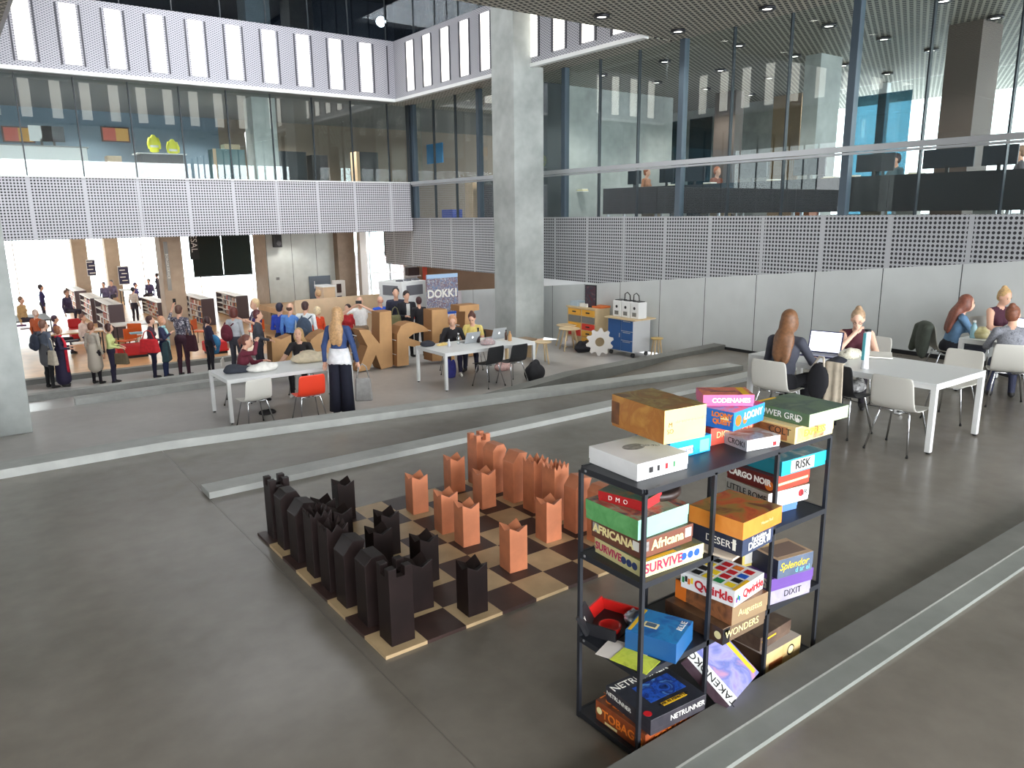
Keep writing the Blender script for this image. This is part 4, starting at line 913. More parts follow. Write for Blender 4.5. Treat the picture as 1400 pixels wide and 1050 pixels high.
for px, py, lb in ((1240, 285, 'white box under the desks, middle'), (1352, 283, 'white box under the desks near the photo edge'), (1195, 285, 'carton under the desk near the thinking worker'), (1100, 290, 'orange carton under the desks'), (985, 290, 'beige carton under the desks'), (890, 292, 'wide beige carton under the desks')):
    p = PU(px, py, 15.8); tag(MB().box((0, 0, .13), (.3, .42, .25)).obj('carton', INK['orange'] if 'orange' in lb else INK['white'] if 'white' in lb else mat('beige carton', (190, 170, 140)), loc=(15.8, p.y, OZ)), lb, 'box')
struct(MB().bb(22.6, 22.9, 14.5, 24, OZ, 6.05).obj('wall_office', M_conc)); struct(MB().bb(19, 22.6, 21.4, 21.6, OZ, 6.05).obj('wall_office_side', M_conc))
struct(MB().bb(14.95, 19.6, 17.6, 17.75, OZ, 6.05).obj('wall_office_core', M_conc)); struct(MB().bb(14.2, 14.94, 17.55, 17.9, OZ, 6.05).obj('wall_office_end', M_dark))
M_bglass = glass('blue partition glass', (.2, .34, .40), .02)
def pu_box(x0, x1, u, du, z0, z1, m, nm):
    a, c = PU(x1, 200, u).y, PU(x0, 200, u).y
    return struct(MB().bb(u, u + du, min(a, c), max(a, c), z0, z1).obj(nm, m))
pu_box(1093, 1114, 17.2, .9, OZ, 6.06, M_conc, 'column'); pu_box(1054, 1092, 18.2, .1, OZ, 5.4, mat('oak core', (150, 126, 96), .6, noise=.08, scale=2), 'wall_core_oak'); pu_box(1280, 1325, 16.9, .9, OZ, 6.06, mat('umber pillar', (96, 84, 78), .6), 'column')
pu_box(1112, 1133, 18.4, .1, OZ, 5.6, mat('oak core', (150, 126, 96)), 'wall_core_oak'); pu_box(975, 1003, 20, .4, OZ, 6.05, mat('umber pillar', (96, 84, 78)), 'column')
w = struct(bpy.data.objects.new('window_6', None)); C.objects.link(w)
for k in range(11):
    y = 14.5 - 2.2 * k
    MB().bb(22.7, 22.71, y - 2.15, y - .05, OZ, 6.05).obj('pane', M_glass, w); MB().bb(22.6, 22.8, y - .12, y + .12, OZ, 6.05).obj('mullion', mat('white window post', (206, 212, 214)), w)
w = struct(bpy.data.objects.new('window_7', None)); C.objects.link(w)
for x0, x1 in ((1160, 1240), (905, 935), (942, 972)):
    a, c = PU(x1, 200, 21.5).y, PU(x0, 200, 21.5).y
    MB().bb(21.5, 21.52, a, c, OZ, 5.6).obj('pane', M_bglass, w)
# downlights in a grid
M_lamp = mat('lamp glow', (255, 250, 240), .4, emit=6.); M_ring = mat('downlight rim', (40, 40, 46), .4)
def downlight(x, y, lb, z=6.055):
    t = thing('downlight', lb, 'lamp', (x, y, z))
    MB().lathe([(.15, -.004), (.15, -.05), (.1, -.05), (.1, -.004)], 20).obj('rim', M_ring, t); MB().lathe([(.095, -.03), (.095, -.006)], 16).obj('lamp_disc', M_lamp, t)
for x in (10.5, 12.6): 
    for y in (11.25, 9.15): downlight(x, y, 'round downlight in the open ceiling before the glass, ' + ('left column' if x < 11 else 'right column') + (', far row' if y > 10 else ', near row'))
for x in (14.75, 16.85, 18.95, 21.1):
    for y in (15.76, 13.56, 11.4, 9.25, 7.07, 5.0): downlight(x, y, 'round downlight glowing behind the mezzanine glass', 6.055 if y > 0 else 6.055)
for o in list(C.objects):
    if o.get('label') == 'round downlight glowing behind the mezzanine glass': o['group'] = 'downlights behind the mezzanine glass'

# ---- left mezzanine
struct(MB().bb(-13, 9, 30.5, 30.6, OZ, 6.07).obj('wall_mezzanine', mat('blue grey plaster', (96, 118, 134), .7))); struct(MB().bb(9, 26, 30.5, 30.6, OZ, 6.07).obj('wall_mezzanine_tan', mat('taupe plaster', (120, 108, 94), .7)))
column(8.3, 24.5, OZ, 6.07, .75); column(8.35, 24.5, 6.3, 10.6, .75)
def mez(px, py0, py1, v, w_, d_, m, nm, lb, cat, z0=None):
    """box standing on the mezzanine (or at z0) seen at px, its top at py0"""
    p = PV(px, py0, v); q = PV(px, py1, v); zb = OZ if z0 is None else q.z
    t = thing(nm, lb, cat, (p.x, v, zb)); h = p.z - zb
    MB().bb(-w_ / 2, w_ / 2, 0, d_, 0, h).obj('body', m, t, bevel=.008)
    return t, h
t, h = mez(156, 213, 236, 25.2, .38, .4, mat('kraft cabinet', (196, 170, 138)), 'drawer_cabinet', 'kraft coloured drawer cabinet just above the balustrade', 'cabinet'); MB().box((0, -.02, h * .55), (.16, .03, .03)).obj('handle', M_black, t)
t, h = mez(313, 204, 243, 26, 1.0, .6, mat('teal cabinet', (96, 128, 134)), 'tall_cabinet', 'teal cabinet stacked with cartons left of the mezzanine column', 'cabinet'); MB().bb(-.52, -.42, -.02, .0, 0, h).obj('edge_strip', M_lightwood, t)
p = PV(318, 190, 26); tag(MB().box((0, 0, 0), (.5, .4, .16)).obj('carton', mat('beige carton', (190, 170, 140)), loc=(p.x, 26.3, OZ + h + .085)), 'flat carton on top of the teal cabinet', 'box')
for k, (px, y0) in enumerate(((336, 181), (341, 181), (345, 200))):
    p = PV(px, y0, 25.4); tag(MB().tube([(p.x, 25.4, OZ), (p.x, 25.4, p.z)], .035, 10).obj('steel_pipe', M_alu), ('left', 'middle', 'short right')[k] + ' one of three steel pipes leaning beside the mezzanine column', 'pipe')
mez(401, 207, 243, 26, .9, .6, M_dark, 'dark_cabinet', 'dark cabinet right of the mezzanine column', 'cabinet'); mez(437, 212, 245, 27, .6, .5, M_black, 'printer_stand', 'black printer stand in the middle of the mezzanine', 'cabinet')
t, h = mez(504, 208, 247, 26.5, .75, .5, mat('grey cabinet', (84, 86, 88)), 'office_cabinet', 'grey cabinet with a wooden side near the glass corner', 'cabinet'); MB().bb(-.5, -.38, -.01, .5, 0, h).obj('side_panel', M_lightwood, t)
p = PV(457, 240, 26); t = thing('office_chair', 'red office chair on the left mezzanine', 'chair', (p.x, 26, OZ)); M_rc = mat('red office cloth', (206, 66, 66))
MB().bb(-.25, .25, -.25, .25, .45, .52).obj('seat', M_rc, t, bevel=.02); MB().box((.0, .25, .8), (.48, .07, .5), 0, (-.2, 0, 0)).obj('backrest', M_rc, t, bevel=.02); MB().tube([(0, 0, .05), (0, 0, .45)], .03).obj('column', M_black, t); MB().box((0, 0, .03), (.5, .06, .05)).box((0, 0, .03), (.06, .5, .05)).obj('foot_cross', M_black, t)
for px, lb in ((25, 'red and yellow picture by the left edge of the mezzanine'), (158, 'red and yellow picture above the kraft cabinet')):
    p = PV(px, 184, 30.45); t = thing('framed_picture', lb, 'picture', (p.x, 30.45, p.z)); MB().box((0, 0, 0), (.9, .06, .5)).obj('frame', mat('dark frame', (80, 50, 40)), t); MB().box((-.2, -.035, 0), (.4, .02, .42)).obj('print', mat('print red', (200, 90, 70)), t); MB().box((.2, -.035, 0), (.4, .02, .42)).obj('print', mat('print yellow', (214, 160, 70)), t)
t, h = mez(55, 200, 236, 25.6, 2.3, .8, M_white, 'white_desk', 'white desk with screens at the far left of the mezzanine', 'desk'); MB().bb(-1.2, 1.2, -.05, .85, h, h + .03).obj('desktop', M_dtop, t)
for px, lb, m in ((57, 'white backed monitor on the white desk', M_white), (74, 'dark monitor on the white desk', M_scr)):
    p = PV(px, 190, 25.8); o = thing('monitor', lb, 'monitor', (p.x, 25.9, OZ + h + .03)); MB().box((0, 0, .34), (.56, .04, .42)).obj('screen', m, o); MB().bb(-.03, .03, -.02, .02, 0, .2).obj('stand', M_black, o)
t, h = mez(222, 211, 240, 25.6, 1.2, .7, M_dark, 'dark_desk', 'dark desk below the two yellow safety jackets', 'desk'); MB().bb(-.7, .7, -.05, .75, h, h + .03).obj('desktop', M_white, t)
M_hv = mat('hi vis yellow', (214, 216, 50), .6)
for px, y0, y1, lb in ((210, 184, 208, 'yellow safety jacket sitting on the dark desk'), (236, 190, 213, 'yellow safety jacket hanging beside the dark desk')):
    p, q = PV(px, y0, 25.9), PV(px, y1, 25.9); t = thing('safety_jacket', lb, 'jacket', (p.x, 26, q.z)); hh = p.z - q.z
    MB().lathe([(.07, 0), (.135, .05 * hh), (.14, .55 * hh), (.12, .8 * hh), (.06, .95 * hh), (.04, hh)], 14).obj('jacket_body', M_hv, t).scale = (1, .6, 1)
    MB().lathe([(.139, .28 * hh), (.145, .29 * hh), (.145, .4 * hh), (.139, .41 * hh)], 14).obj('reflective_band', mat('silver band', (210, 214, 214)), t).scale = (1, .61, 1)
    for sx in (-1, 1): MB().tube([(sx * .10, 0, .82 * hh), (sx * .155, -.02, .5 * hh), (sx * .15, -.04, .2 * hh)], [.05, .045, .035], 8).obj('sleeve', M_hv, t)
a, c = PU(605, 222, 17), PU(583, 198, 17); tag(MB().bb(17, 17.05, min(a.y, c.y), max(a.y, c.y), a.z, c.z).obj('blue_screen', mat('blue display', (70, 150, 210), .4)), 'bright blue display behind the glass corner', 'screen')
b = MB(); b.prism([(23.2, OZ), (23.2, OZ + .25), (17.8, 5.0), (17.8, 4.75)][::-1], 17.0, 17.8, axis='x'); tag(b.obj('stair_flight', mat('green glass stair', (70, 104, 96), .4)), 'green stair flight rising behind the glass corner', 'stair')
for x0, x1, lb, m in ((636, 646, 'narrow wooden cabinet behind the lower right glazing', M_lightwood), (652, 672, 'dark cabinet behind the lower right glazing', M_dark)):
    a, c = PU(x1, 262, 15), PU(x0, 262, 15); t = thing('storage_cabinet', lb, 'cabinet', (15, (a.y + c.y) / 2, OZ)); MB().bb(0, .5, -abs(a.y - c.y) / 2, abs(a.y - c.y) / 2, 0, PU(x0, 258, 15).z - OZ + .3).obj('body', m, t)
a = PU(618, 292, 14.5); tag(MB().box((0, 0, .16), (.4, .7, .3)).obj('storage_bin', mat('blue bin', (40, 70, 160)), loc=(14.5, a.y, OZ)), 'blue storage bin on the floor behind the glazing', 'bin')
# spotlight above, upper floor
a = PV(522, 28, 26); t = thing('spotlight', 'bright spotlight glowing high behind the upper glass', 'lamp', (a.x, 26, a.z)); MB().lathe([(.16, 0), (.2, .2), (.06, .3)], 16).obj('housing', M_black, t, rz=(R90 * .8, 0, 0)); MB().ell((0, 0, 0), (.17, .17, .17)).obj('lamp_disc', mat('spot glow', (255, 255, 255), .4, emit=40.), t, loc=(-.15, -.22, -.1))
# ================================================================ PEOPLE
EDGES = [(0, 1), (2, 3), (4, 5), (6, 7), (0, 2), (1, 3), (4, 6), (5, 7), (0, 4), (1, 5), (2, 6), (3, 7)]
OFF = np.array([[i >> 2 & 1, i >> 1 & 1, i & 1] for i in range(8)])
def prim_d(p, pr):
    if pr[0] == 'c':
        _, a, b, ra, rb = pr[:5]; a = np.array(a); b = np.array(b); ab = b - a
        t = np.clip(((p - a) @ ab) / max(1e-9, ab @ ab), 0, 1)
        return np.linalg.norm(p - a - t[:, None] * ab, axis=1) - (ra + (rb - ra) * t)
    _, c, r, R = pr[:4]; q = (p - np.array(c)) @ R; r = np.array(r)
    k0 = np.linalg.norm(q / r, axis=1); k1 = np.linalg.norm(q / (r * r), axis=1)
    return k0 * (k0 - 1) / np.maximum(k1, 1e-6)
def nets(prims, res, k=.022):
    """one continuous surface around smooth-blended cones and ellipsoids"""
    lo = np.full(3, 9e9); hi = -lo
    for pr in prims:
        if pr[0] == 'c':
            for e, r in ((pr[1], pr[3]), (pr[2], pr[4])): lo = np.minimum(lo, np.array(e) - r); hi = np.maximum(hi, np.array(e) + r)
        else: m = max(pr[2]); lo = np.minimum(lo, np.array(pr[1]) - m); hi = np.maximum(hi, np.array(pr[1]) + m)
    lo -= res * 2.5; hi += res * 2.5; n = np.ceil((hi - lo) / res).astype(int) + 1
    ax = [lo[i] + res * np.arange(n[i]) for i in range(3)]
    f = np.full(n, 1.0)
    for pr in prims:
        if pr[0] == 'c':
            l = np.minimum(np.array(pr[1]) - pr[3], np.array(pr[2]) - pr[4]); h = np.maximum(np.array(pr[1]) + pr[3], np.array(pr[2]) + pr[4])
        else: m = max(pr[2]); l = np.array(pr[1]) - m; h = np.array(pr[1]) + m
        i0 = np.clip(((l - lo) / res - 5).astype(int), 0, n - 1); i1 = np.clip(((h - lo) / res + 6).astype(int), 1, n)
        sl = tuple(slice(i0[i], i1[i]) for i in range(3))
        G = np.stack(np.meshgrid(*[ax[i][sl[i]] for i in range(3)], indexing='ij'), -1); sh = G.shape[:3]
        d = prim_d(G.reshape(-1, 3), pr).reshape(sh); o = f[sl]
        hh = np.clip(.5 + .5 * (o - d) / k, 0, 1); f[sl] = o * (1 - hh) + d * hh - k * hh * (1 - hh)
    s = f < 0
    cs = np.stack([s[o[0]:n[0] - 1 + o[0], o[1]:n[1] - 1 + o[1], o[2]:n[2] - 1 + o[2]] for o in OFF], -1)
    act = np.argwhere(cs.any(-1) & ~cs.all(-1)); idx = np.full(n - 1, -1); idx[tuple(act.T)] = np.arange(len(act))
    vals = np.stack([f[tuple((act + o).T)] for o in OFF], 1); acc = np.zeros((len(act), 3)); cnt = np.zeros(len(act))
    for a, b in EDGES:
        va, vb = vals[:, a], vals[:, b]; m = (va < 0) != (vb < 0); t = np.where(m, va / np.where(m, va - vb, 1), 0)
        pt = OFF[a] + t[:, None] * (OFF[b] - OFF[a]); acc += pt * m[:, None]; cnt += m
    V = lo + res * (act + acc / cnt[:, None]); Fs = []
    for axis in range(3):
        u, w = (axis + 1) % 3, (axis + 2) % 3
        s0 = s[tuple(slice(0, -1) if i == axis else slice(1, -1) for i in range(3))]; s1 = s[tuple(slice(1, None) if i == axis else slice(1, -1) for i in range(3))]
        E_ = np.argwhere(s0 != s1); flip = s0[tuple(E_.T)]
        E_ = E_.copy(); E_[:, u] += 1; E_[:, w] += 1
        du = np.zeros(3, int); du[u] = 1; dw = np.zeros(3, int); dw[w] = 1
        q = np.stack([idx[tuple((E_ - du - dw).T)], idx[tuple((E_ - dw).T)], idx[tuple(E_.T)], idx[tuple((E_ - du).T)]], 1)
        q[~flip] = q[~flip][:, ::-1]; Fs.append(q)
    return V, np.concatenate(Fs)
def rotx(a): c, s_ = math.cos(a), math.sin(a); return np.array([[1, 0, 0], [0, c, -s_], [0, s_, c]])
def rotz(a): c, s_ = math.cos(a), math.sin(a); return np.array([[c, -s_, 0], [s_, c, 0], [0, 0, 1]])
I3 = np.eye(3)
SKIN = [(226, 178, 152), (214, 160, 132), (234, 190, 166)]
def blob(name, prims, res, m, parent, k=.02):
    V, F = nets(prims, res, k); b = MB(); b.add(V.tolist(), F.tolist(), 0, True); return b.obj(name, m, parent)

def person(label, loc, face, h=1.7, top=(60, 60, 66), bottom=(34, 34, 40), shoe=(30, 28, 28), skin=0, hair=(70, 48, 36), style='short', sleeve='long', sit=False, lean=0., yaw=0., nod=0.,
           armL=None, armR=None, coat=None, topm=None, res=.022, fem=True, feat=False, group=None, kneeL=None, kneeR=None, wide=1., collar=None, legs=None, twist=0.):
    """facing: degrees clockwise from straight away from the camera. Arms: (elbow offset, wrist offset) from the shoulder."""
    s = h / 1.75; rz = math.radians(-36.5 - face)
    t = thing('person', label, 'person', loc, rz, group)
    zp = .50 if sit else .93
    L = math.radians(lean); RL = rotz(math.radians(twist)) @ rotx(-L); P0 = np.array([0, 0, zp])
    def tb(x, y, z): return P0 + RL @ np.array([x, y, z - .93])      # torso point, given in standing coordinates
    sw = (.165 if fem else .19) * wide; hw = .092
    pr = []
    def cone(a, b, ra, rb, lab): pr.append(('c', tuple(a), tuple(b), ra, rb, lab))
    def ell(c, r, R, lab): pr.append(('e', tuple(c), tuple(r), R, lab))
    ell(tb(0, -.005, .95), (.16 * wide, .118, .13), RL, 2); ell(tb(0, .0, 1.09), (.135 * wide, .098, .17), RL, 1); ell(tb(0, .005, 1.27), ((.152 if fem else .168) * wide, .105, .185), RL, 1)
    if fem: ell(tb(.065, .085, 1.25), (.062, .055, .06), RL, 1); ell(tb(-.065, .085, 1.25), (.062, .055, .06), RL, 1)
    for x in (-1, 1): cone(tb(x * .05, -.01, 1.415), tb(x * (sw - .015), -.005, 1.40), .052, .054, 1)
    cone(tb(0, -.005, 1.42), tb(0, .01, 1.52), .056, .05, 0)
    Hc = tb(0, .03, 1.625); RH = RL @ rotz(math.radians(yaw)) @ rotx(-math.radians(nod) + L * .6)
    def hd(x, y, z): return Hc + RH @ np.array([x, y, z])
    ell(hd(0, -.012, .022), (.077, .096, .100), RH, 0); ell(hd(0, .028, -.045), (.056, .066, .080), RH, 0)
    cone(hd(0, .088, .0), hd(0, .104, -.028), .010, .014, 0); ell(hd(0, .078, -.062), (.022, .016, .012), RH, 0)
    for x in (-1, 1): ell(hd(x * .077, -.005, -.01), (.010, .022, .030), RH, 0)
    hands = []
    for x, arm in ((-1, armL), (1, armR)):
        S = tb(x * sw, -.005, 1.395)
        eo, wo = arm if arm else ((x * .05, -.02, -.29), (x * .07, .05, -.53))
        E_, W_ = S + np.array(eo), S + np.array(wo)
        cone(S, E_, .054, .043, 1 if sleeve != 'none' else 0)
        if sleeve in ('long', 'mid'): q = .92 if sleeve == 'long' else .5
        else: q = 0
        if sleeve == 'short': pr.pop(); M_ = S + (E_ - S) * .62; cone(S, M_, .056, .052, 1); cone(M_, E_, .047, .041, 0)
        if q: Q = E_ + (W_ - E_) * q; cone(E_, Q, .043, .034, 1); cone(Q, W_, .029, .026, 0)
        else: cone(E_, W_, .041, .026, 0)
        d = W_ - E_; d = d / np.linalg.norm(d); H2 = W_ + d * .085; cone(W_ + d * .02, H2, .026, .028, 0); hands.append((x, H2, d))
    if sit: kn = {-1: kneeL or (-.12, .42, .50), 1: kneeR or (.12, .42, .50)}; an = {x: (kn[x][0] + x * .01, kn[x][1] - .04, .09) for x in (-1, 1)}
    else: kn = {-1: kneeL or (-.1, .015, .50), 1: kneeR or (.1, .015, .50)}; an = {x: (kn[x][0] + .012 * x, kn[x][1] * .6 - .02, .085) for x in (-1, 1)}
    if legs: an = {-1: legs[0], 1: legs[1]}
    for x in (-1, 1):
        hip = np.array([x * hw, 0, zp - .01]); K, A = np.array(kn[x]), np.array(an[x])
        cone(hip, K, .088 * wide, .060, 2); C_ = K + (A - K) * .3 + np.array([0, -.012, 0]); cone(K, C_, .056, .056, 2); cone(C_, A, .056, .042, 2)
        cone(A + np.array([0, -.015, -.04]), A + np.array([x * .015, .15, -.055]), .042, .030, 3)
    if coat:
        z1, c_, r1 = coat; cone(tb(0, 0, 1.02), (0, 0, z1), .162, r1, 4)
    pr = [tuple([q_[0], tuple(np.array(q_[1]) * s), tuple(np.array(q_[2]) * s), q_[3] * s, q_[4] * s, q_[5]]) if q_[0] == 'c' else ('e', tuple(np.array(q_[1]) * s), tuple(np.array(q_[2]) * s), q_[3], q_[4]) for q_ in pr]
    V, F = nets(pr, res, .022)
    fc = V[F].mean(1); D = np.stack([prim_d(fc, q_) for q_ in pr], 1); lab = np.array([q_[-1] for q_ in pr])[D.argmin(1)]
    sk = mat('skin %d' % skin, SKIN[skin], .55)
    mats = [sk, topm or mat('top %d %d %d' % top, top, .8, noise=.08, scale=20), mat('trousers %d %d %d' % bottom, bottom, .85), mat('shoe %d %d %d' % shoe, shoe, .6), mat('coat %d %d %d' % (coat[1] if coat else (0, 0, 0)), coat[1] if coat else (0, 0, 0), .8)]
    b = MB(); b.add(V.tolist(), F.tolist(), 0, True); b.m = lab.tolist()
    for x, H2, d in hands:                                              # four unequal fingers and a thumb from the side of the palm
        side = np.cross(d, np.array([0, 0, 1.])); side = side / max(1e-6, np.linalg.norm(side)); nrm = np.cross(side, d)
        if nrm[2] > 0: nrm = -nrm
        for i, ln in enumerate((.070, .082, .076, .058)):
            a = H2 + side * (-.027 + .018 * i); c1 = a + d * ln * .55 + nrm * .008; c2 = a + d * ln * .9 + nrm * .032
            b.tube([tuple(q_ * s) for q_ in (a - d * .02, a, c1, c2)], [.009 * s, .009 * s, .008 * s, .006 * s], 6, 0)
        th = H2 - d * .05 - side * .026 * x * 1.0
        b.tube([tuple(q_ * s) for q_ in (th, th - side * .022 * x + d * .02, th - side * .03 * x + d * .055 + nrm * .01)], [.011 * s, .010 * s, .007 * s], 6, 0)
    b.obj('body', mats, t)
    hp = []
    E = lambda c, r: hp.append(('e', tuple(hd(*c) * s), tuple(np.array(r) * s), RH, 0))
    Cn = lambda a, c, ra, rb: hp.append(('c', tuple(a * s), tuple(c * s), ra * s, rb * s, 0))
    if style != 'bald': E((0, -.028, .036), (.087, .098, .100)); E((0, -.045, -.02), (.078, .07, .075))
    else: E((0, -.055, -.01), (.078, .062, .06))
    if style in ('bob', 'long', 'bushy'):
        for x in (-1, 1): E((x * .066, -.02, -.035), (.032, .065, .085))
    if style == 'bushy': E((0, -.03, .02), (.105, .105, .12)); E((0, -.05, -.06), (.105, .08, .08))
    if style == 'long':
        T_ = lambda c, r: hp.append(('e', tuple(tb(*c) * s), tuple(np.array(r) * s), RL, 0))
        Cn(hd(0, -.05, -.03), tb(0, -.075, 1.43), .088, .085); T_((0, -.088, 1.39), (.118, .066, .17)); T_((-.04, -.105, 1.29), (.07, .04, .14)); T_((.045, -.105, 1.27), (.062, .038, .14))
    if style == 'bun': E((0, -.07, .125), (.042, .042, .038))
    if style == 'pony': Cn(hd(0, -.11, .06), hd(0, -.15, .0), .028, .034); Cn(hd(0, -.15, .0), hd(0, -.14, -.12), .034, .014)
    hm = mat('hair %d %d %d' % hair, hair, .5, noise=.18, scale=34)
    blob('hair', hp, min(res, .018), hm, t, .018)
    if feat:
        for x in (-1, 1):
            MB().ell(tuple(hd(x * .031, .080, .004) * s), (.011 * s, .007 * s, .006 * s), 8).obj('eye', mat('eye dark', (52, 40, 38), .3), t)
            MB().tube([tuple(hd(x * .018, .088, .024) * s), tuple(hd(x * .033, .086, .029) * s), tuple(hd(x * .048, .076, .022) * s)], .004 * s, 6).obj('eyebrow', hm, t)
        MB().ell(tuple(hd(0, .091, -.062) * s), (.022 * s, .007 * s, .007 * s), 8).obj('mouth', mat('lips', (176, 92, 88), .5), t)
    t['_p'] = 1; del t['_p']
    def world(p_): return Matrix.Translation(loc if isinstance(loc, Vector) else Vector(loc)) @ Matrix.Rotation(rz, 4, 'Z') @ Vector(tuple(np.array(p_) * s))
    t_info = dict(t=t, s=s, tb=tb, hd=hd, hands=[tuple(h_[1] * s) for h_ in hands], w=world, rz=rz)
    return t_info
def at_head(px, py, v): 
    """stand under a head seen at px: base point and height for depth v"""
    p = PV(px, py, v); z = fl(p.x, p.y); return Vector((p.x, p.y, z)), (p.z - z) / .93
def scarf(q, m, tail=.0, side=.06):
    tb, s, t = q['tb'], q['s'], q['t']; pts = []
    for k in range(13):
        a = 2 * PI * k / 12; pts.append(tb(.075 * math.cos(a), .005 + .068 * math.sin(a), 1.445 + .01 * math.sin(a)) * s)
    MB().tube(pts, .032 * s, 8, cap=False).obj('scarf', m, t)
    if tail: MB().tube([tb(side, .09, 1.42) * s, tb(side * 1.1, .15, 1.25) * s, tb(side * 1.2, .145, 1.42 - tail) * s], [.03 * s, .038 * s, .042 * s], 8).obj('scarf_end', m, t)
def bag(label, loc, sz, m, rz=0., strap=None, cat='bag', nm='handbag'):
    t = thing(nm, label, cat, loc, rz)
    w_, d_, h_ = sz
    b = MB(); b.add([(-w_ / 2, -d_ / 2, 0), (w_ / 2, -d_ / 2, 0), (w_ / 2, d_ / 2, 0), (-w_ / 2, d_ / 2, 0), (-w_ * .42, -d_ * .3, h_), (w_ * .42, -d_ * .3, h_), (w_ * .42, d_ * .3, h_), (-w_ * .42, d_ * .3, h_)],
                    [(3, 2, 1, 0), (4, 5, 6, 7), (0, 1, 5, 4), (1, 2, 6, 5), (2, 3, 7, 6), (3, 0, 4, 7)])
    b.obj('bag_body', m, t, bevel=.03, seg=3)
    if strap: MB().tube([(-w_ * .35, 0, h_ * .95), (-w_ * .2, 0, h_ + strap * .8), (0, 0, h_ + strap), (w_ * .2, 0, h_ + strap * .8), (w_ * .35, 0, h_ * .95)], .012, 6).obj('strap', m, t)
    return t
def backpack(label, q, m, off=(0, -.2, 1.02), sz=(.30, .16, .42)):
    base = q['w']((off[0], off[1], off[2])); t = thing('backpack', label, 'backpack', base, q['rz'])
    w_, d_, h_ = sz
    blob('bag_body', [('e', (0, 0, h_ * .45), (w_ / 2, d_ / 2, h_ * .5), I3, 0), ('e', (0, 0, h_ * .3), (w_ / 2, d_ * .55, h_ * .32), I3, 0)], .022, m, t)
    MB().ell((0, -d_ * .45, h_ * .28), (w_ * .36, d_ * .28, h_ * .22), 12).obj('front_pocket', m, t)
    for x in (-1, 1): MB().tube([(x * .09, .05, h_ * .85), (x * .12, .16, h_ * .98), (x * .13, .30, h_ * .8)], .016, 6).obj('strap', m, t)
    return t
def lapse(c): return mat('cloth %d %d %d' % c, c, .85, noise=.1, scale=14)

# ---- visitors queueing on the lower terrace
V = 20.9
def vis(px, py, v, *a, **k):
    b, h = at_head(px, py, v); return person(a[0], b, a[1], h=min(1.86, max(1.5, h)), **k)
q = vis(58, 444, 21.2, 'person in a grey blue coat and dark backpack, left end of the queue', 30, top=(98, 106, 122), bottom=(22, 22, 26), hair=(120, 84, 70), coat=(.72, (84, 84, 88), .17), fem=False, wide=1.1)
backpack('dark blue backpack worn by the person in the grey blue coat', q, lapse((44, 50, 66)), (-.1, -.2, 1.0))
bag('beige tote bag at the hip of the person in the grey blue coat', q['w']((.26, -.02, .62)), (.34, .12, .36), lapse((196, 186, 168)), q['rz'], .3)
q = vis(79, 459, 21.2, 'woman in a long navy coat with a bright red scarf', 62, top=(40, 34, 62), bottom=(34, 30, 52), hair=(150, 92, 62), style='bob', coat=(.22, (40, 34, 62), .2), armL=((-.05, .05, -.27), (.02, .25, -.27)), armR=((.06, .04, -.28), (.0, .25, -.30)))
scarf(q, lapse((214, 40, 62)), 1.0, .1)
q = vis(124, 447, 21, 'woman in a beige trench coat seen from behind', 15, top=(190, 180, 166), bottom=(28, 22, 30), hair=(122, 78, 58), coat=(.52, (190, 180, 166), .2), wide=1.08)
q = vis(148, 450, 20.8, 'woman in a lime yellow cardigan with a dark bob', 72, top=(214, 222, 150), bottom=(40, 36, 60), hair=(66, 34, 34), style='bob', armR=((.05, .03, -.28), (.0, .26, -.34)), armL=((-.05, .03, -.28), (0., .24, -.34)))
t = bag('olive brown shoulder bag of the woman in lime yellow', q['w']((.05, .22, .55)), (.44, .12, .28), lapse((110, 98, 76)), q['rz'] + 1.2, .2)
q = vis(204, 438, 20.7, 'woman in a plum jacket over a red striped jumper', 62, top=(74, 52, 66), bottom=(30, 30, 56), hair=(66, 36, 36), coat=(.82, (56, 44, 56), .17), armR=((.05, .03, -.28), (-.02, .30, -.30)))
bag('big red bag held by the woman in a plum jacket', q['w']((.22, -.08, .78)), (.5, .2, .34), lapse((206, 40, 48)), q['rz'] + .9, .22)
q = vis(220, 438, 20.7, 'blonde woman in navy with a pale turquoise scarf', 78, top=(42, 44, 76), bottom=(40, 52, 92), hair=(206, 150, 116), armR=((.04, .08, -.26), (-.08, .22, -.14)), style='bob')
scarf(q, lapse((170, 214, 218)), .62, .05)
bag('dark green coat bundle carried by the blonde woman in navy', q['w']((.2, .1, .5)), (.4, .18, .5), lapse((40, 64, 70)), q['rz'], None, 'coat', 'coat_bundle')
q = vis(244, 424, 20.6, 'person in a black and white floral shirt raising a phone', 8, topm=art('floral print', (34, 34, 48), (60, 58, 76), (206, 200, 206), scale=22), bottom=(58, 30, 44), hair=(92, 62, 52), fem=False, sleeve='mid', armL=((-.16, .14, .0), (-.1, .22, .26)))
tag(MB().box((0, 0, 0), (.08, .012, .15)).obj('mobile_phone', M_black, loc=q['w'](np.array(q['hands'][0]) / q['s'] + np.array((0.02, .03, .07))), rz=q['rz']), 'dark phone held up by the person in the floral shirt', 'phone')
bag('wine red bag hanging at the side of the person in the floral shirt', q['w']((.25, 0, .62)), (.3, .16, .42), lapse((60, 24, 36)), q['rz'], .3)
q = vis(283, 441, 20.6, 'woman with dark bob in a navy top carrying a blue coat', 40, top=(36, 32, 60), bottom=(26, 22, 34), hair=(62, 36, 38), style='bob', armL=((-.05, .06, -.27), (.05, .25, -.22)))
blob('coat_bundle', [('e', (0, 0, .22), (.3, .13, .2), I3, 0), ('c', (-.12, 0, .2), (-.16, 0, -.12), .12, .08, 0), ('c', (.12, 0, .2), (.1, 0, .0), .11, .09, 0)], .028, lapse((52, 116, 160)), None)
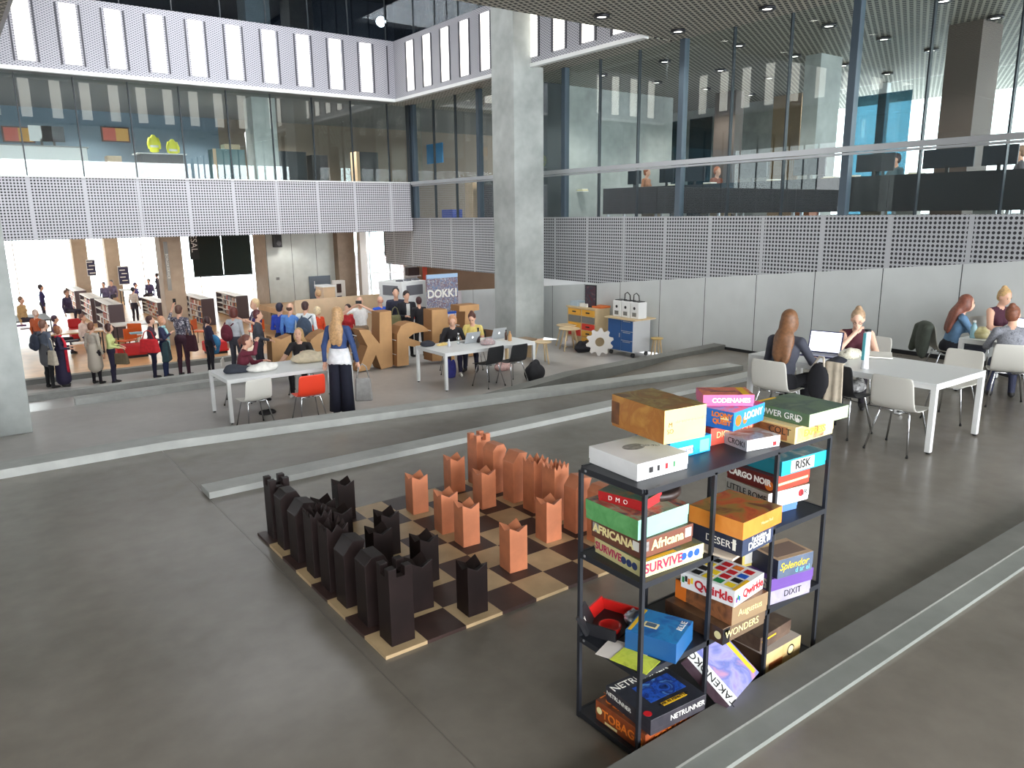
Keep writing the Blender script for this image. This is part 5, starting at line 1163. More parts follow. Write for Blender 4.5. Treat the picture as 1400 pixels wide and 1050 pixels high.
o = [x for x in C.objects if x.name.startswith('coat_bundle') and x.type == 'MESH' and not x.parent][-1]; o.location = q['w']((-.1, .2, .66)); o.rotation_euler = (0, 0, q['rz']); tag(o, 'bright blue coat carried over the arm of the woman in navy', 'coat')
q = vis(319, 427, 18.6, 'woman with bushy brown hair in a pale grey cardigan', 10, top=(190, 194, 200), bottom=(60, 60, 70), hair=(104, 52, 44), style='bushy')
backpack('maroon backpack of the woman in the pale grey cardigan', q, lapse((96, 26, 44)), (-.1, -.22, .95))
q = vis(349, 412, 18.2, 'guide in a violet blouse with a lanyard, gesturing', -130, top=(56, 36, 98), bottom=(52, 44, 60), hair=(226, 196, 150), sleeve='short', armL=((-.1, .06, -.25), (-.04, .26, -.12)), armR=((.12, .06, -.24), (.2, .26, -.12)), feat=True)
MB().tube([q['tb'](-.06, .06, 1.43) * q['s'], q['tb'](0, .15, 1.2) * q['s'], q['tb'](.06, .06, 1.43) * q['s']], .008, 6).obj('lanyard', INK['white'], q['t']); MB().box(tuple(q['tb'](0, .16, 1.15) * q['s']), (.07, .01, .1)).obj('badge', INK['white'], q['t'])
q = vis(352, 444, 15.2, 'young man in a dark grey jacket with reddish hair, in profile', 75, top=(66, 68, 78), bottom=(44, 44, 54), hair=(92, 42, 46), fem=False, armR=((.04, .04, -.28), (.0, .24, -.34)))
q = vis(382, 421, 17.0, 'man in a royal blue shirt at the left of three shirts', 22, top=(44, 72, 186), bottom=(26, 30, 60), hair=(44, 40, 60), fem=False, armL=((-.08, .02, -.28), (-.1, .24, -.32)))
q = vis(396, 421, 16.6, 'balding man in a light blue shirt between two other men', 18, top=(96, 146, 222), bottom=(40, 32, 40), hair=(86, 60, 50), style='bald', fem=False, wide=1.08)
q = vis(417, 419, 16.3, 'man in a white shirt with a navy backpack on one shoulder', 14, top=(232, 236, 238), bottom=(44, 44, 56), hair=(70, 46, 46), fem=False, wide=1.1)
backpack('navy rucksack on the back of the man in the white shirt', q, lapse((64, 78, 98)), (.06, -.22, .92), (.36, .2, .46))
q = vis(434, 425, 17.4, 'blonde woman in an orange red cardigan, in profile', -60, top=(226, 76, 36), bottom=(80, 50, 50), hair=(238, 216, 176), style='bob')
q = vis(477, 442, 17.2, 'child in a red top behind the cardboard letters', -160, top=(200, 50, 56), bottom=(60, 50, 60), hair=(52, 30, 30))
q = vis(492, 412, 16.4, 'man in a white tee shirt holding both hands up to his face', 180, top=(240, 240, 240), bottom=(150, 130, 110), hair=(206, 160, 134), style='bald', fem=False, sleeve='short', wide=1.12, armL=((-.2, .1, -.06), (.1, .2, .13)), armR=((.2, .1, -.06), (-.1, .2, .13)))
tag(MB().box((0, 0, 0), (.13, .06, .08)).obj('camera', M_black, loc=q['w']((0, .16, 1.62)), rz=q['rz']), 'small dark camera at the face of the man in the white tee shirt', 'camera')
q = vis(520, 411, 17.6, 'balding man in a blue shirt beyond the letters, turned away', -35, top=(48, 92, 206), bottom=(60, 60, 70), hair=(196, 140, 116), style='bald', fem=False, sleeve='short')
q = vis(541, 400, 17.4, 'tall man in a dark blue jacket and cap behind the suited man', 170, top=(46, 48, 66), bottom=(50, 50, 56), hair=(40, 34, 40), fem=False)
q = vis(555, 404, 17.0, 'man in a black suit and white shirt looking down', 148, top=(30, 30, 38), bottom=(28, 28, 34), hair=(48, 36, 36), fem=False, nod=22, armL=((-.05, .04, -.28), (.06, .26, -.27)), armR=((.05, .04, -.28), (-.06, .26, -.27)), wide=1.1)
MB().box(tuple(q['tb'](0, .105, 1.27) * q['s']), (.09, .02, .3)).obj('shirt_front', M_white, q['t'])
bag('khaki green bag of the man in the dark blue jacket', PV(541, 447, 16.85), (.3, .18, .3), lapse((120, 118, 84)), 0, .2)
q = vis(573, 423, 16.4, 'dark haired person in black in front of the white kiosk', -20, top=(30, 28, 34), bottom=(28, 28, 32), hair=(66, 34, 36))
p = PV(435, 400, 21.8); person('person in black and white seated behind the wooden parapet', (p.x, p.y, p.z - 1.18), -60, 1.68, top=(40, 34, 40), bottom=(40, 40, 46), hair=(196, 160, 120), sit=True, res=.03)

# ---- at the table with the red chair
p = PZ(325, 464, F1 + 1.16); q = person('girl in a maroon jumper shading her eyes with one hand', (p.x, p.y + .08, F1), 75, 1.66, top=(112, 40, 58), bottom=(44, 42, 52), hair=(110, 66, 56), style='pony', sit=True, lean=14, yaw=-10, res=.016, feat=True,
    armR=((.14, .22, .03), (-.05, .26, .2)), armL=((-.02, .14, -.24), (.08, .34, -.2)))
p = PZ(413, 456, F1 + 1.16); q = person('blonde woman in a black top sitting behind the beige coat', (p.x, p.y + .1, F1), 178, 1.7, top=(30, 26, 30), bottom=(26, 24, 28), shoe=(214, 210, 204), hair=(196, 158, 108), style='long', sleeve='short', sit=True, lean=8, res=.016, feat=True, nod=-12,
    armL=((-.12, .18, -.2), (-.02, .34, -.1)), armR=((.14, .12, -.24), (.26, .22, -.36)))
p = PZ(469, 567, F1); q = person('girl with long fair hair in a denim jacket standing by the table', (p.x, p.y, F1), 8, (PV(461, 430, p.y).z - F1) / .93, top=(52, 74, 122), bottom=(20, 22, 40), shoe=(26, 22, 24), hair=(190, 150, 106), style='long', res=.016,
    armL=((-.08, -.02, -.27), (-.1, .02, -.52)), armR=((.08, .0, -.27), (.11, .06, -.52)), kneeL=(-.09, 0, .5), kneeR=(.09, 0, .5), wide=.96)
b = MB(); S_ = q['s']; rings = [(1.10, .150, .112), (1.0, .172, .132), (.9, .186, .146), (.83, .196, .152)]
for z_, rx, ry in rings: b.v += [tuple(np.array([rx * math.cos(2 * PI * k / 28), ry * math.sin(2 * PI * k / 28) - .004, z_ - (.03 * math.sin(2 * PI * k / 28) if z_ < .85 else 0) + (.008 * math.sin(k * 2.7) if z_ < .85 else 0)]) * S_) for k in range(28)]
for r_ in range(3):
    for k in range(28): b.f.append([r_ * 28 + (k + 1) % 28, r_ * 28 + k, (r_ + 1) * 28 + k, (r_ + 1) * 28 + (k + 1) % 28]); b.m.append(0); b.s.append(True)
o = b.obj('shirt_tail', lapse((240, 240, 243)), q['t']); md = o.modifiers.new('thickness', 'SOLIDIFY'); md.thickness = .006
for x in (-1, 1): MB().tube([tuple(np.array(p_) * S_) for p_ in ((x * .085, 0, .9), (x * .092, .0, .6), (x * .098, -.005, .3), (x * .102, -.01, .07))], [.10 * S_, .096 * S_, .100 * S_, .108 * S_], 16).obj('trouser_leg', lapse((22, 24, 42)), q['t'])
bag('grey tote bag held by the girl in the denim jacket', q['w']((.34, .08, .22)), (.3, .1, .4), lapse((150, 148, 146)), q['rz'] + .3, .24)
# ---- at the laptop table
p = PZ(622, 434, F1 + 1.2); q = person('fair woman in a black wrap top looking down at a laptop', (p.x, p.y + .12, F1), 172, 1.7, top=(30, 28, 32), bottom=(40, 34, 60), hair=(206, 150, 112), style='bob', sit=True, lean=12, nod=28, res=.016, feat=True, shoe=(220, 214, 204),
    armL=((-.1, .1, -.25), (.0, .32, -.24)), armR=((.1, .1, -.25), (.02, .33, -.24)))
p = PZ(652, 434, F1 + 1.14); q = person('person in a yellow top with dark brown bun at the laptop table', (p.x, p.y + .12, F1), 190, 1.7, top=(224, 204, 120), bottom=(40, 40, 60), hair=(84, 48, 40), style='bun', sit=True, lean=14, nod=30, res=.016, feat=True, sleeve='short',
    armL=((-.08, .1, -.24), (.03, .3, -.24)), armR=((.08, .1, -.24), (-.03, .3, -.24)))
# ---- at the near right table
p = PZ(1081, 441, 1.15); q = person('woman with long brown hair in a dark grey top typing on a laptop', (7.64, 5.06, 0), 42, 1.8, top=(62, 64, 76), bottom=(24, 24, 30), hair=(122, 84, 56), style='long', sit=True, lean=9, res=.0125, feat=True, yaw=-10,
    armL=((-.08, .1, -.25), (.02, .36, -.24)), armR=((.1, .12, -.24), (.02, .38, -.25)))
q = person('woman with glasses in a maroon vest resting her chin on her hand', (9.36, 5.15, 0), -155, 1.68, top=(78, 30, 44), bottom=(30, 26, 34), hair=(176, 146, 116), style='bun', sleeve='none', sit=True, lean=16, nod=20, res=.0125, feat=True, skin=2,
    armL=((-.08, .2, -.2), (.04, .38, -.22)), armR=((.03, .26, -.17), (-.13, .17, .02)))
for x in (-1, 1):
    pts = [q['hd'](x * .034 + .02 * math.cos(a * PI / 4), .098, .002 + .016 * math.sin(a * PI / 4)) * q['s'] for a in range(9)]; MB().tube(pts, .0028, 5, cap=False).obj('eyeglass_rim', mat('tortoise frame', (60, 34, 30), .3), q['t'])
# ---- at the far right table
p = PZ(1303, 412, 1.16); q = person('girl with long red brown hair in a denim shirt, in profile', (p.x, p.y, 0), 100, 1.7, top=(104, 140, 176), bottom=(44, 46, 56), hair=(124, 72, 56), style='long', sit=True, lean=14, res=.0145, feat=True, armR=((.06, .14, -.22), (.0, .38, -.2)), armL=((-.06, .14, -.22), (.0, .36, -.2)))
p = PZ(1384, 404, 1.16); q = person('fair woman with a bun in a maroon vest, facing us at the edge', (p.x - .25, p.y + .12, 0), 165, 1.72, top=(70, 30, 48), bottom=(36, 32, 40), hair=(196, 160, 110), style='bun', sleeve='none', sit=True, lean=10, nod=15, res=.016, feat=True, armL=((-.1, .12, -.24), (.04, .34, -.22)), armR=((.1, .12, -.24), (-.04, .34, -.22)))
p = PZ(1380, 430, 1.15); q = person('woman in a grey knitted jumper with a brown bun, back to us', (p.x + .05, p.y - .05, 0), 25, 1.68, topm=art('grey knit', (110, 112, 120), (150, 152, 160), (92, 94, 102), scale=40, rough=.9), bottom=(50, 54, 76), hair=(126, 76, 54), style='bun', sit=True, lean=12, res=.0145, wide=1.05, yaw=-20, armL=((-.08, .12, -.23), (.0, .36, -.24)), armR=((.08, .12, -.23), (.02, .36, -.24)))
# ---- mezzanine office workers
for px, py, f, top, hair, lb in ((980, 238, 150, (150, 90, 70), (190, 110, 70), 'worker with red hair seated behind the square monitor'), (1124, 228, -70, (66, 76, 84), (110, 100, 100), 'worker in grey seated between the pillars, in profile'), (1226, 218, -100, (86, 110, 120), (60, 50, 56), 'worker in grey green with a hand at the chin'), (884, 236, 130, (196, 140, 110), (150, 90, 60), 'worker leaning over papers near the big pillar'), (1392, 246, -60, (90, 90, 96), (140, 110, 90), 'worker at the very edge of the photo on the mezzanine')):
    p = PU(px, py, 16.6); person(lb, (16.6, p.y, max(OZ, p.z - 1.16)), f, 1.7, top=top, bottom=(50, 50, 60), hair=hair, sit=True, res=.026, armR=((.05, .14, -.22), (0., .2, .04)) if 'chin' in lb else None)
p = PV(86, 196, 26.6); person('worker in a salmon shirt at the white desk on the left mezzanine', (p.x, 26.6, OZ), -90, 1.7, top=(214, 150, 124), bottom=(60, 60, 70), hair=(120, 80, 60), sit=True, res=.028)
# ---- readers far back in the library
for px, py, v, f, top, hair, sit, lb in ((55, 393, 36, 60, (50, 44, 96), (60, 50, 60), False, 'far reader in dark blue standing by the back windows at left'), (90, 400, 33, 100, (70, 60, 90), (110, 80, 70), True, 'far reader in grey hunched beside the first bookcase'), (28, 410, 31, 90, (206, 170, 120), (130, 100, 80), True, 'far reader in a tan jacket by the left pillar'),
        (48, 428, 28, 10, (186, 90, 50), (220, 200, 190), True, 'white haired reader in rust orange'), (74, 436, 28, 60, (110, 70, 120), (80, 60, 80), True, 'reader in violet beside the rust orange one'), (112, 434, 27.5, 90, (230, 214, 206), (120, 80, 70), True, 'reader in white on the red sofa'),
        (183, 410, 34, 10, (228, 216, 206), (50, 40, 50), False, 'far reader in a white shirt beside the low bookcase'), (185, 393, 40, 90, (70, 60, 120), (80, 60, 90), True, 'far reader in indigo leaning over the table'), (204, 391, 42, 180, (80, 70, 110), (60, 50, 60), True, 'far reader in lilac grey by the back window'), (216, 390, 42, -90, (60, 56, 70), (50, 44, 50), False, 'far reader in charcoal standing left of the tan column'),
        (142, 392, 41.5, 180, (110, 104, 140), (90, 80, 90), True, 'far reader left of the farther notice screen'), (153, 391, 42.5, 180, (120, 110, 140), (100, 90, 90), True, 'far reader right of the farther notice screen')):
    p = PV(px, py, v); z = F3
    if sit: person(lb, (p.x, p.y, max(F3, p.z - 1.17)), f, 1.7, top=top, bottom=(60, 56, 70), hair=hair, sit=True, res=.04)
    else: person(lb, (p.x, p.y, F3), f, min(1.85, max(1.55, (p.z - F3) / .93)), top=top, bottom=(60, 56, 70), hair=hair, res=.04)
# ================================================================ THINGS ON AND ROUND THE TABLES
M_card = mat('corrugated cardboard', (198, 154, 106), .7, noise=.06, scale=4)
M_carde = mat('cardboard edge', (160, 116, 74), .8)
def cardboard(label, px, v, d=.38):
    pts = [PV(x, y, v) for x, y in px]; cx = sum(p.x for p in pts) / len(pts)
    t = thing('cardboard_letter', label, 'letter', (cx, v, F1), 0, None)
    poly = [(p.x - cx, max(0, p.z - F1)) for p in pts]
    ar = sum(poly[i][0] * poly[(i + 1) % len(poly)][1] - poly[(i + 1) % len(poly)][0] * poly[i][1] for i in range(len(poly)))
    if ar > 0: poly = poly[::-1]
    b = MB(); b.prism(poly[::-1], 0, d, 0, 'y'); n = len(poly)
    for i in range(len(b.f)):
        if len(b.f[i]) == 4 and i >= 2: b.m[i] = 1
    me = b.mesh('letter_body', [M_card, M_carde]); bm = bmesh.new(); bm.from_mesh(me); bmesh.ops.recalc_face_normals(bm, faces=bm.faces); bmesh.ops.triangulate(bm, faces=[f for f in bm.faces if len(f.verts) > 4]); bm.to_mesh(me); bm.free()
    o = bpy.data.objects.new('letter_body', me); C.objects.link(o); o.parent = t
    z1 = max(p[1] for p in poly); x0 = min(p[0] for p in poly)
    for z in (.3, .62):
        if z < z1: MB().bb(x0 + .01, x0 + .03, .05, d - .02, z * z1, z * z1 + .015).obj('shelf_slot', M_white, t)
    return t
cardboard('big cardboard letter shaped like a mirrored K, left of the other letters', [(519, 427), (535, 425), (537, 501), (521.5, 505), (514, 485), (505, 505.5), (490, 508.5), (502.5, 473.5), (490.5, 451), (504, 451), (519, 470)], 14.9)
cardboard('big cardboard letter with a rounded arch and a slanted arm, mid row', [(543, 457), (548, 446), (556, 441.5), (566, 440.5), (578, 445), (588.5, 452.5), (576, 454), (566, 456), (558, 462), (583, 470), (580, 476), (558.5, 473), (559, 499), (543, 501)], 14.75)
cardboard('tall slab shaped cardboard letter behind the woman in the black wrap top', [(590.5, 424), (611, 422.5), (622, 492), (591, 494)], 14.6)
cardboard('tall cardboard letter with a flat bar on top, beside the pillar', [(628, 418), (655, 416), (655, 424), (648, 425), (652, 486), (634, 488), (636, 426), (628, 426)], 14.9)
cardboard('rounded cardboard letter behind the blonde woman in black', [(424, 500), (421, 480), (425, 465), (434, 457), (446, 452), (458, 456), (464, 470), (462, 490), (455, 502)], 14.9)
cardboard('low cardboard piece between the profile man and the blonde woman', [(371, 461), (384, 464), (398, 458), (400, 500), (373, 503)], 15.0, .3)

def laptop(label, p, rz, lidm, scr, open_=108, logo=False, w_=.34, d_=.24):
    """hinge at local +y side; the user sits at -y"""
    t = thing('laptop', label, 'laptop', p, rz)
    MB().bb(-w_ / 2, w_ / 2, -d_ / 2, d_ / 2, 0, .016).obj('base', lidm, t, bevel=.004); MB().bb(-w_ * .44, w_ * .44, -.01, d_ * .38, .016, .0175).obj('keyboard', M_black, t)
    a = math.radians(open_ - 90); R = Euler((-a, 0, 0)).to_matrix()
    o = MB().bb(-w_ / 2, w_ / 2, 0, .008, 0, d_).obj('lid', lidm, t, loc=(0, d_ / 2, .014), rz=(-a, 0, 0), bevel=.003)
    MB().bb(-w_ * .46, w_ * .46, -.0012, 0, .014, d_ - .012).obj('screen', scr, o)
    if logo:
        MB().lathe([(.022, 0), (.022, .001)], 16).obj('logo', mat('glowing logo', (245, 248, 250), .4, emit=1.), o, loc=(0, .0082, d_ * .5), rz=(-R90, 0, 0)); MB().ell((.006, .009, d_ * .5 + .028), (.009, .001, .005), 8).obj('logo_leaf', mat('glowing logo', (0, 0, 0)), o)
    return t
M_silver = mat('silver aluminium', (188, 192, 196), .35, .5); M_navyl = mat('navy laptop', (44, 44, 84), .4); M_on = mat('lit screen', (235, 240, 255), .3, emit=1.1); M_off = mat('dim screen', (90, 100, 120), .3, emit=.3)
def bottle(label, p, r, h, m, cap, nm='bottle'):
    t = thing(nm, label, 'bottle', p); MB().lathe([(r * .9, 0), (r, .01), (r, h * .62), (r * .45, h * .8), (r * .42, h * .9)], 16).obj('bottle_body', m, t); MB().lathe([(r * .5, h * .88), (r * .5, h)], 12).obj('bottle_cap', cap, t); return t
def crumple(label, p, r, m, nm, cat, seed=1, rz=0.):
    rn = random.Random(seed); pr = [('e', (rn.uniform(-.5, .5) * r[0], rn.uniform(-.5, .5) * r[1], r[2] * rn.uniform(.25, .6)), (r[0] * rn.uniform(.4, .6), r[1] * rn.uniform(.4, .6), r[2] * rn.uniform(.35, .6)), I3, 0) for _ in range(7)] + [('e', (0, 0, r[2] * .35), (r[0], r[1], r[2] * .45), I3, 0)]
    o = blob(nm, pr, max(.012, r[0] / 14), m, None, .02)
    for v_ in o.data.vertices:
        if v_.co.z < 0: v_.co.z = 0
    o.location = p; o.rotation_euler = (0, 0, rz); return tag(o, label, cat)
TZ = F1 + .741
M_clear = glass('clear plastic', (.9, .94, .95), .1)
# laptop table
laptop('silver laptop in front of the woman in the black wrap top', PZ(640, 468, TZ), PI, M_silver, M_off, 112, True)
laptop('silver laptop in front of the person in yellow', PZ(676, 462, TZ), PI, M_silver, M_off, 112, True)
bottle('black and silver flask between the two silver laptops', PZ(654, 468, TZ), .04, .3, mat('flask', (70, 62, 66), .3, .6), M_black); bottle('clear water bottle left of the silver laptop', PZ(627, 470, TZ), .035, .22, M_clear, M_white)
bottle('small white bottle at the edge of the laptop table', PZ(614, 474, TZ), .03, .15, mat('pale bottle', (206, 208, 216), .3), M_white); bottle('slim dark bottle at the far end of the laptop table', PZ(692, 465, TZ), .03, .22, mat('brown glass', (80, 52, 40), .2), M_black)
bottle('brown paper wrapped bottle at the far end of the laptop table', PZ(697, 466, TZ), .04, .2, M_card, M_card)
crumple('pink and grey patterned scarf heaped on the laptop table', PZ(667, 471, TZ), (.17, .1, .13), art('scarf print', (206, 160, 156), (150, 140, 144), (224, 206, 200), scale=30, rough=.9), 'scarf', 'scarf', 3)
crumple('yellow snack wrapper on the laptop table', PZ(604, 472, TZ), (.13, .07, .05), art('snack', (214, 176, 84), (236, 214, 150), scale=20), 'snack_bag', 'snack', 4)
crumple('black jacket heaped at the left end of the laptop table', PZ(585, 473, TZ), (.16, .12, .1), lapse((40, 42, 52)), 'jacket', 'jacket', 5)
tag(MB().box((0, 0, .003), (.3, .21, .006)).obj('paper_sheet', INK['white'], loc=(9.25, 12.72, TZ), rz=.3), 'white papers beside the second silver laptop', 'paper')
crumple('pink patterned bag on the floor under the laptop table', PZ(688, 506, F1), (.22, .13, .2), art('pink bag', (206, 150, 146), (230, 196, 190), (170, 110, 110), scale=24), 'floor_bag', 'bag', 6)
crumple('black backpack slumped on the floor by the laptop table leg', PZ(731, 519, F1), (.24, .17, .42), lapse((34, 34, 38)), 'backpack', 'backpack', 7)
crumple('blue shopping bag under the laptop table', PZ(616, 516, F1), (.12, .1, .4), lapse((50, 50, 120)), 'shopping_bag', 'bag', 8)
# red chair table
crumple('crumpled beige coat lying on the table by the denim jacket girl', PZ(424, 494, TZ), (.36, .2, .2), lapse((206, 192, 166)), 'coat', 'coat', 9); crumple('white cloth bag lying on the table before the girl in maroon', PZ(358, 507, TZ), (.26, .16, .15), lapse((226, 224, 218)), 'cloth_bag', 'bag', 10)
crumple('dark blue bag on the table corner beside the girl in maroon', PZ(326, 509, TZ), (.25, .12, .14), lapse((48, 52, 62)), 'shoulder_bag', 'bag', 12)
crumple('small black bundle on the floor beside the white chair at the red chair table', PZ(366, 566, F1), (.15, .09, .07), lapse((30, 28, 30)), 'floor_bag', 'bag', 13)
# near right table
laptop('navy laptop with a bright screen on the near right table', (8.38, 5.05, .741), -R90 + .25, M_navyl, M_on, 106, False, .40, .27)
crumple('clear crumpled bag of pale flowers beside the laptop', PZ(1162, 489, .741), (.17, .12, .12), art('flower bag', (196, 190, 166), (226, 222, 206), (120, 110, 90), scale=26), 'flower_bag', 'bag', 14)
t = thing('tall_tube', 'tall white tube with a teal edge standing on the worktable', 'tube', PZ(1182, 504, .741)); MB().lathe([(.042, 0), (.04, .02), (.034, .1), (.034, .42)], 20).obj('tube_body', mat('gloss white', (240, 242, 246), .15), t); MB().lathe([(.0345, .415), (.0345, .44)], 16).obj('tube_cap', M_black, t); MB().box((-.03, .012, .25), (.02, .03, .3)).obj('teal_band', mat('teal band', (90, 170, 180), .3), t)
t = thing('open_book', 'open notebook on the worktable by the woman with glasses', 'book', PZ(1202, 487, .741), .5); MB().box((-.1, 0, .01), (.2, .28, .016), 0, (0, .06, 0)).obj('left_pages', INK['white'], t); MB().box((.1, 0, .01), (.2, .28, .016), 0, (0, -.06, 0)).obj('right_pages', INK['white'], t)
crumple('dark beanie on the near edge of the worktable', PZ(1142, 497, .741), (.14, .09, .07), lapse((36, 38, 48)), 'beanie', 'hat', 15)
# bag and cloth hung on the black chair (back plane at x ~ 7.68)
b = MB(); n1 = 9
for j in range(13):
    for i in range(n1):
        y = 4.33 + .20 * i / (n1 - 1); w_ = .012 * math.sin(i * 1.7) * (.3 + j / 12)
        if j < 3: b.v.append((7.70 - .028 * j, y, .83 + .012 * math.sin(j)))
        else: b.v.append((7.635 - .006 * (j - 3) + w_, y - .004 * (j - 3) + .012 * (i - 4) / 4 * (j / 12), .83 - .047 * (j - 3)))
for j in range(12):
    for i in range(n1 - 1): b.f.append([j * n1 + i, j * n1 + i + 1, (j + 1) * n1 + i + 1, (j + 1) * n1 + i]); b.m.append(0); b.s.append(True)
o = b.obj('hanging_cloth', lapse((204, 192, 172))); md = o.modifiers.new('thickness', 'SOLIDIFY'); md.thickness = .012; tag(o, 'beige cloth bag hanging down the back of the black chair', 'cloth')
o = blob('bag_body', [('e', (0, 0, .22), (.06, .13, .22), I3, 0)], .02, lapse((28, 28, 34)), None); o.name = 'black_bag'; o.location = (7.6, 4.58, .38); tag(o, 'black bag hanging beside the beige cloth on the black chair', 'bag')
MB().tube([(0, -.06, .4), (.03, -.03, .5), (.05, .03, .5), (0, .07, .4)], .012, 6).obj('strap', lapse((196, 186, 170)), o)
crumple('zebra striped bag on the seat of the black chair', (8.1, 4.4, .46), (.12, .09, .14), art('zebra', (20, 20, 22), (240, 240, 240), scale=18), 'striped_bag', 'bag', 16)
t = thing('power_adapter', 'white power adapter on the floor under the worktable', 'adapter', PZ(1228, 566, 0)); MB().box((0, 0, .03), (.08, .08, .05)).obj('adapter_body', M_white, t, bevel=.01); MB().tube([(0, 0, .03), (.15, .2, .01), (.1, .5, .01), (.25, .9, .01)], .006, 6).obj('cable', M_black, t)
# far right table
laptop('laptop with a bright white screen at the photo edge', (11.35, 3.95, .741), -R90 + .1, M_navyl, M_on, 112, False, .42, .28)
bottle('clear water bottle on the far right table', PZ(1330, 462, .741), .04, .24, mat('aqua bottle', (150, 190, 200), .2), M_white); crumple('tan paper bag on the far right table beside the bottle', PZ(1342, 462, .741), (.12, .09, .14), art('paper bag', (170, 160, 110), (200, 190, 150)), 'paper_bag', 'bag', 17)
o = blob('jacket', [('e', (0, 0, .34), (.235, .075, .07), I3, 0), ('e', (0, .03, .12), (.22, .07, .26), I3, 0), ('c', (-.19, .04, .3), (-.22, .09, -.06), .06, .05, 0), ('c', (.19, .04, .3), (.21, .1, -.02), .06, .05, 0)], .022, lapse((66, 72, 64)), None); o.location = (11.42, 5.24, .46); o.rotation_euler = (0, 0, .76); tag(o, 'dark green jacket hung over the chair of the girl in denim', 'jacket')
# ---------------------------------------------------------------- maker corner by the white wall
M_ply = mat('pale plywood', (214, 190, 150), .5, noise=.06, scale=5); M_ora = mat('orange lacquer', (236, 176, 66), .45); M_redl = mat('red lacquer', (222, 60, 46), .45); M_bluel = mat('blue laminate', (40, 90, 150), .45)
p = PU(813, 465, 12.72); t = thing('drawer_unit', 'drawer unit with orange and red drawers against the white wall', 'drawers', (12.72, p.y, F1)); L, DD, HH = 1.05, .5, .98
MB().bb(.02, DD, 0, L, .05, HH).obj('carcass', M_ply, t)
for c_ in range(2):
    for r_, m in enumerate((M_redl if c_ else M_ply, M_ora if c_ == 0 else M_ora, M_redl if c_ == 1 else M_ora, None, M_ora)):
        if m is None or (r_ == 0 and c_ == 0): continue
        z0 = .1 + .175 * r_; o = MB().bb(0, .02, .03 + .51 * (1 - c_), .49 + .51 * (1 - c_), z0, z0 + .155).obj('drawer', M_ora if (r_ == 0) else (M_redl if (r_, c_) in ((2, 1), (1, 0)) else M_ora), t, bevel=.004)
        MB().bb(-.02, 0, .2 + .51 * (1 - c_), .32 + .51 * (1 - c_), z0 + .07, z0 + .1).obj('handle', M_black, o)
    MB().bb(-.002, .019, .03 + .51 * (1 - c_), .49 + .51 * (1 - c_), .1 + .525, .1 + .68).obj('open_bay', mat('bay grey', (120, 120, 116)), t)
MB().bb(-.02, DD, -.02, L + .02, HH, HH + .03).obj('top_board', M_ply, t)
for dx, dy, sz, m, lb, nm in ((.2, .85, (.3, .3, .12), mat('pale blue tub', (170, 186, 196)), 'pale blue tub on the drawer unit', 'tub'), (.22, .5, (.32, .28, .09), INK['white'], 'white tray of parts on the drawer unit', 'tray'), (.3, .12, (.34, .36, .05), mat('orange tray', (226, 120, 60)), 'orange tray on the right end of the drawer unit', 'tray')):
    tag(MB().box((0, 0, sz[2] / 2), sz).obj(nm, m, loc=(12.72 + dx, p.y + dy, F1 + HH + .031), bevel=.01), lb, 'tray')
t = thing('framed_poster', 'dark framed poster standing on the drawer unit', 'poster', (12.85, p.y + .3, F1 + HH + .031), .3); MB().bb(-.012, .012, -.16, .16, 0, .56).obj('frame', M_black, t); MB().bb(-.014, -.012, -.14, .14, .03, .53).obj('print', art('poster print', (90, 40, 50), (60, 60, 70), (130, 90, 90), scale=6), t)
p = PZ(871, 489, F1); t = thing('blue_cabinet', 'blue fronted workshop cabinet on castors carrying three white printers', 'cabinet', (12.6, p.y, F1)); L, DD = .84, .56
MB().bb(0, DD, 0, L, .12, .88).obj('carcass', mat('cabinet grey', (206, 208, 210)), t, bevel=.005); d = MB().bb(-.015, 0, .4, L - .02, .14, .86).obj('door', M_bluel, t); MB().bb(-.03, -.015, .42, .44, .45, .55).obj('handle', M_alu, d)
for z0, z1 in ((.62, .86), (.4, .6), (.14, .38)): d = MB().bb(-.015, 0, .02, .38, z0, z1).obj('drawer', M_bluel, t); MB().bb(-.025, -.015, .08, .32, z1 - .03, z1 - .015).obj('handle', M_alu, d)
MB().bb(-.08, DD + .05, -.12, L + .05, .88, .91).obj('worktop', M_ply, t)
for x in (.06, DD - .06):
    for y in (.06, L - .06): MB().lathe([(.05, -.02), (.05, .02)], 14).obj('castor', M_black, t, loc=(x, y, .055), rz=(R90, 0, 0)); 
for k in range(3):
    q = thing('desktop_printer', ('left', 'middle', 'right')[2 - k] + ' one of the three white cube printers on the blue cabinet', 'printer', (12.6 + .22, p.y + .06 + .29 * k, F1 + .912))
    MB().bb(-.14, .14, -.13, .13, 0, .38).obj('housing', M_white, q, bevel=.015); MB().lathe([(.035, 0), (.035, .004)], 16).obj('logo_dot', M_black, q, loc=(-.142, 0, .24), rz=(0, -R90, 0)); MB().bb(-.15, -.14, -.06, .06, .05, .14).obj('print_bay', mat('bay grey', (120, 120, 116)), q)
    if k < 2: MB().tube([(.02, 0, .38), (.0, 0, .52), (-.02, .06, .58), (-.03, .13, .54), (-.02, .15, .40)], .012, 8).obj('feed_tube', M_black, q)
    MB().bb(-.1, .1, -.1, .1, .381, .395).obj('lid_plate', M_black, q)
p = PU(820, 465, 12.25); t = thing('gear_cutout', 'white plywood gear wheel leaning by the blue cabinet', 'gear', (12.25, p.y, F1 + .33), (0, 0, -.65)); pts = []; N = 10
for k in range(N * 4):
    a = 2 * PI * k / (N * 4); r_ = .33 if (k % 4) in (1, 2) else .26; pts.append((r_ * math.cos(a), r_ * math.sin(a)))
b = MB(); hole = [(.11 * math.cos(2 * PI * k / (N * 4)), .11 * math.sin(2 * PI * k / (N * 4))) for k in range(N * 4)]; n = len(pts)
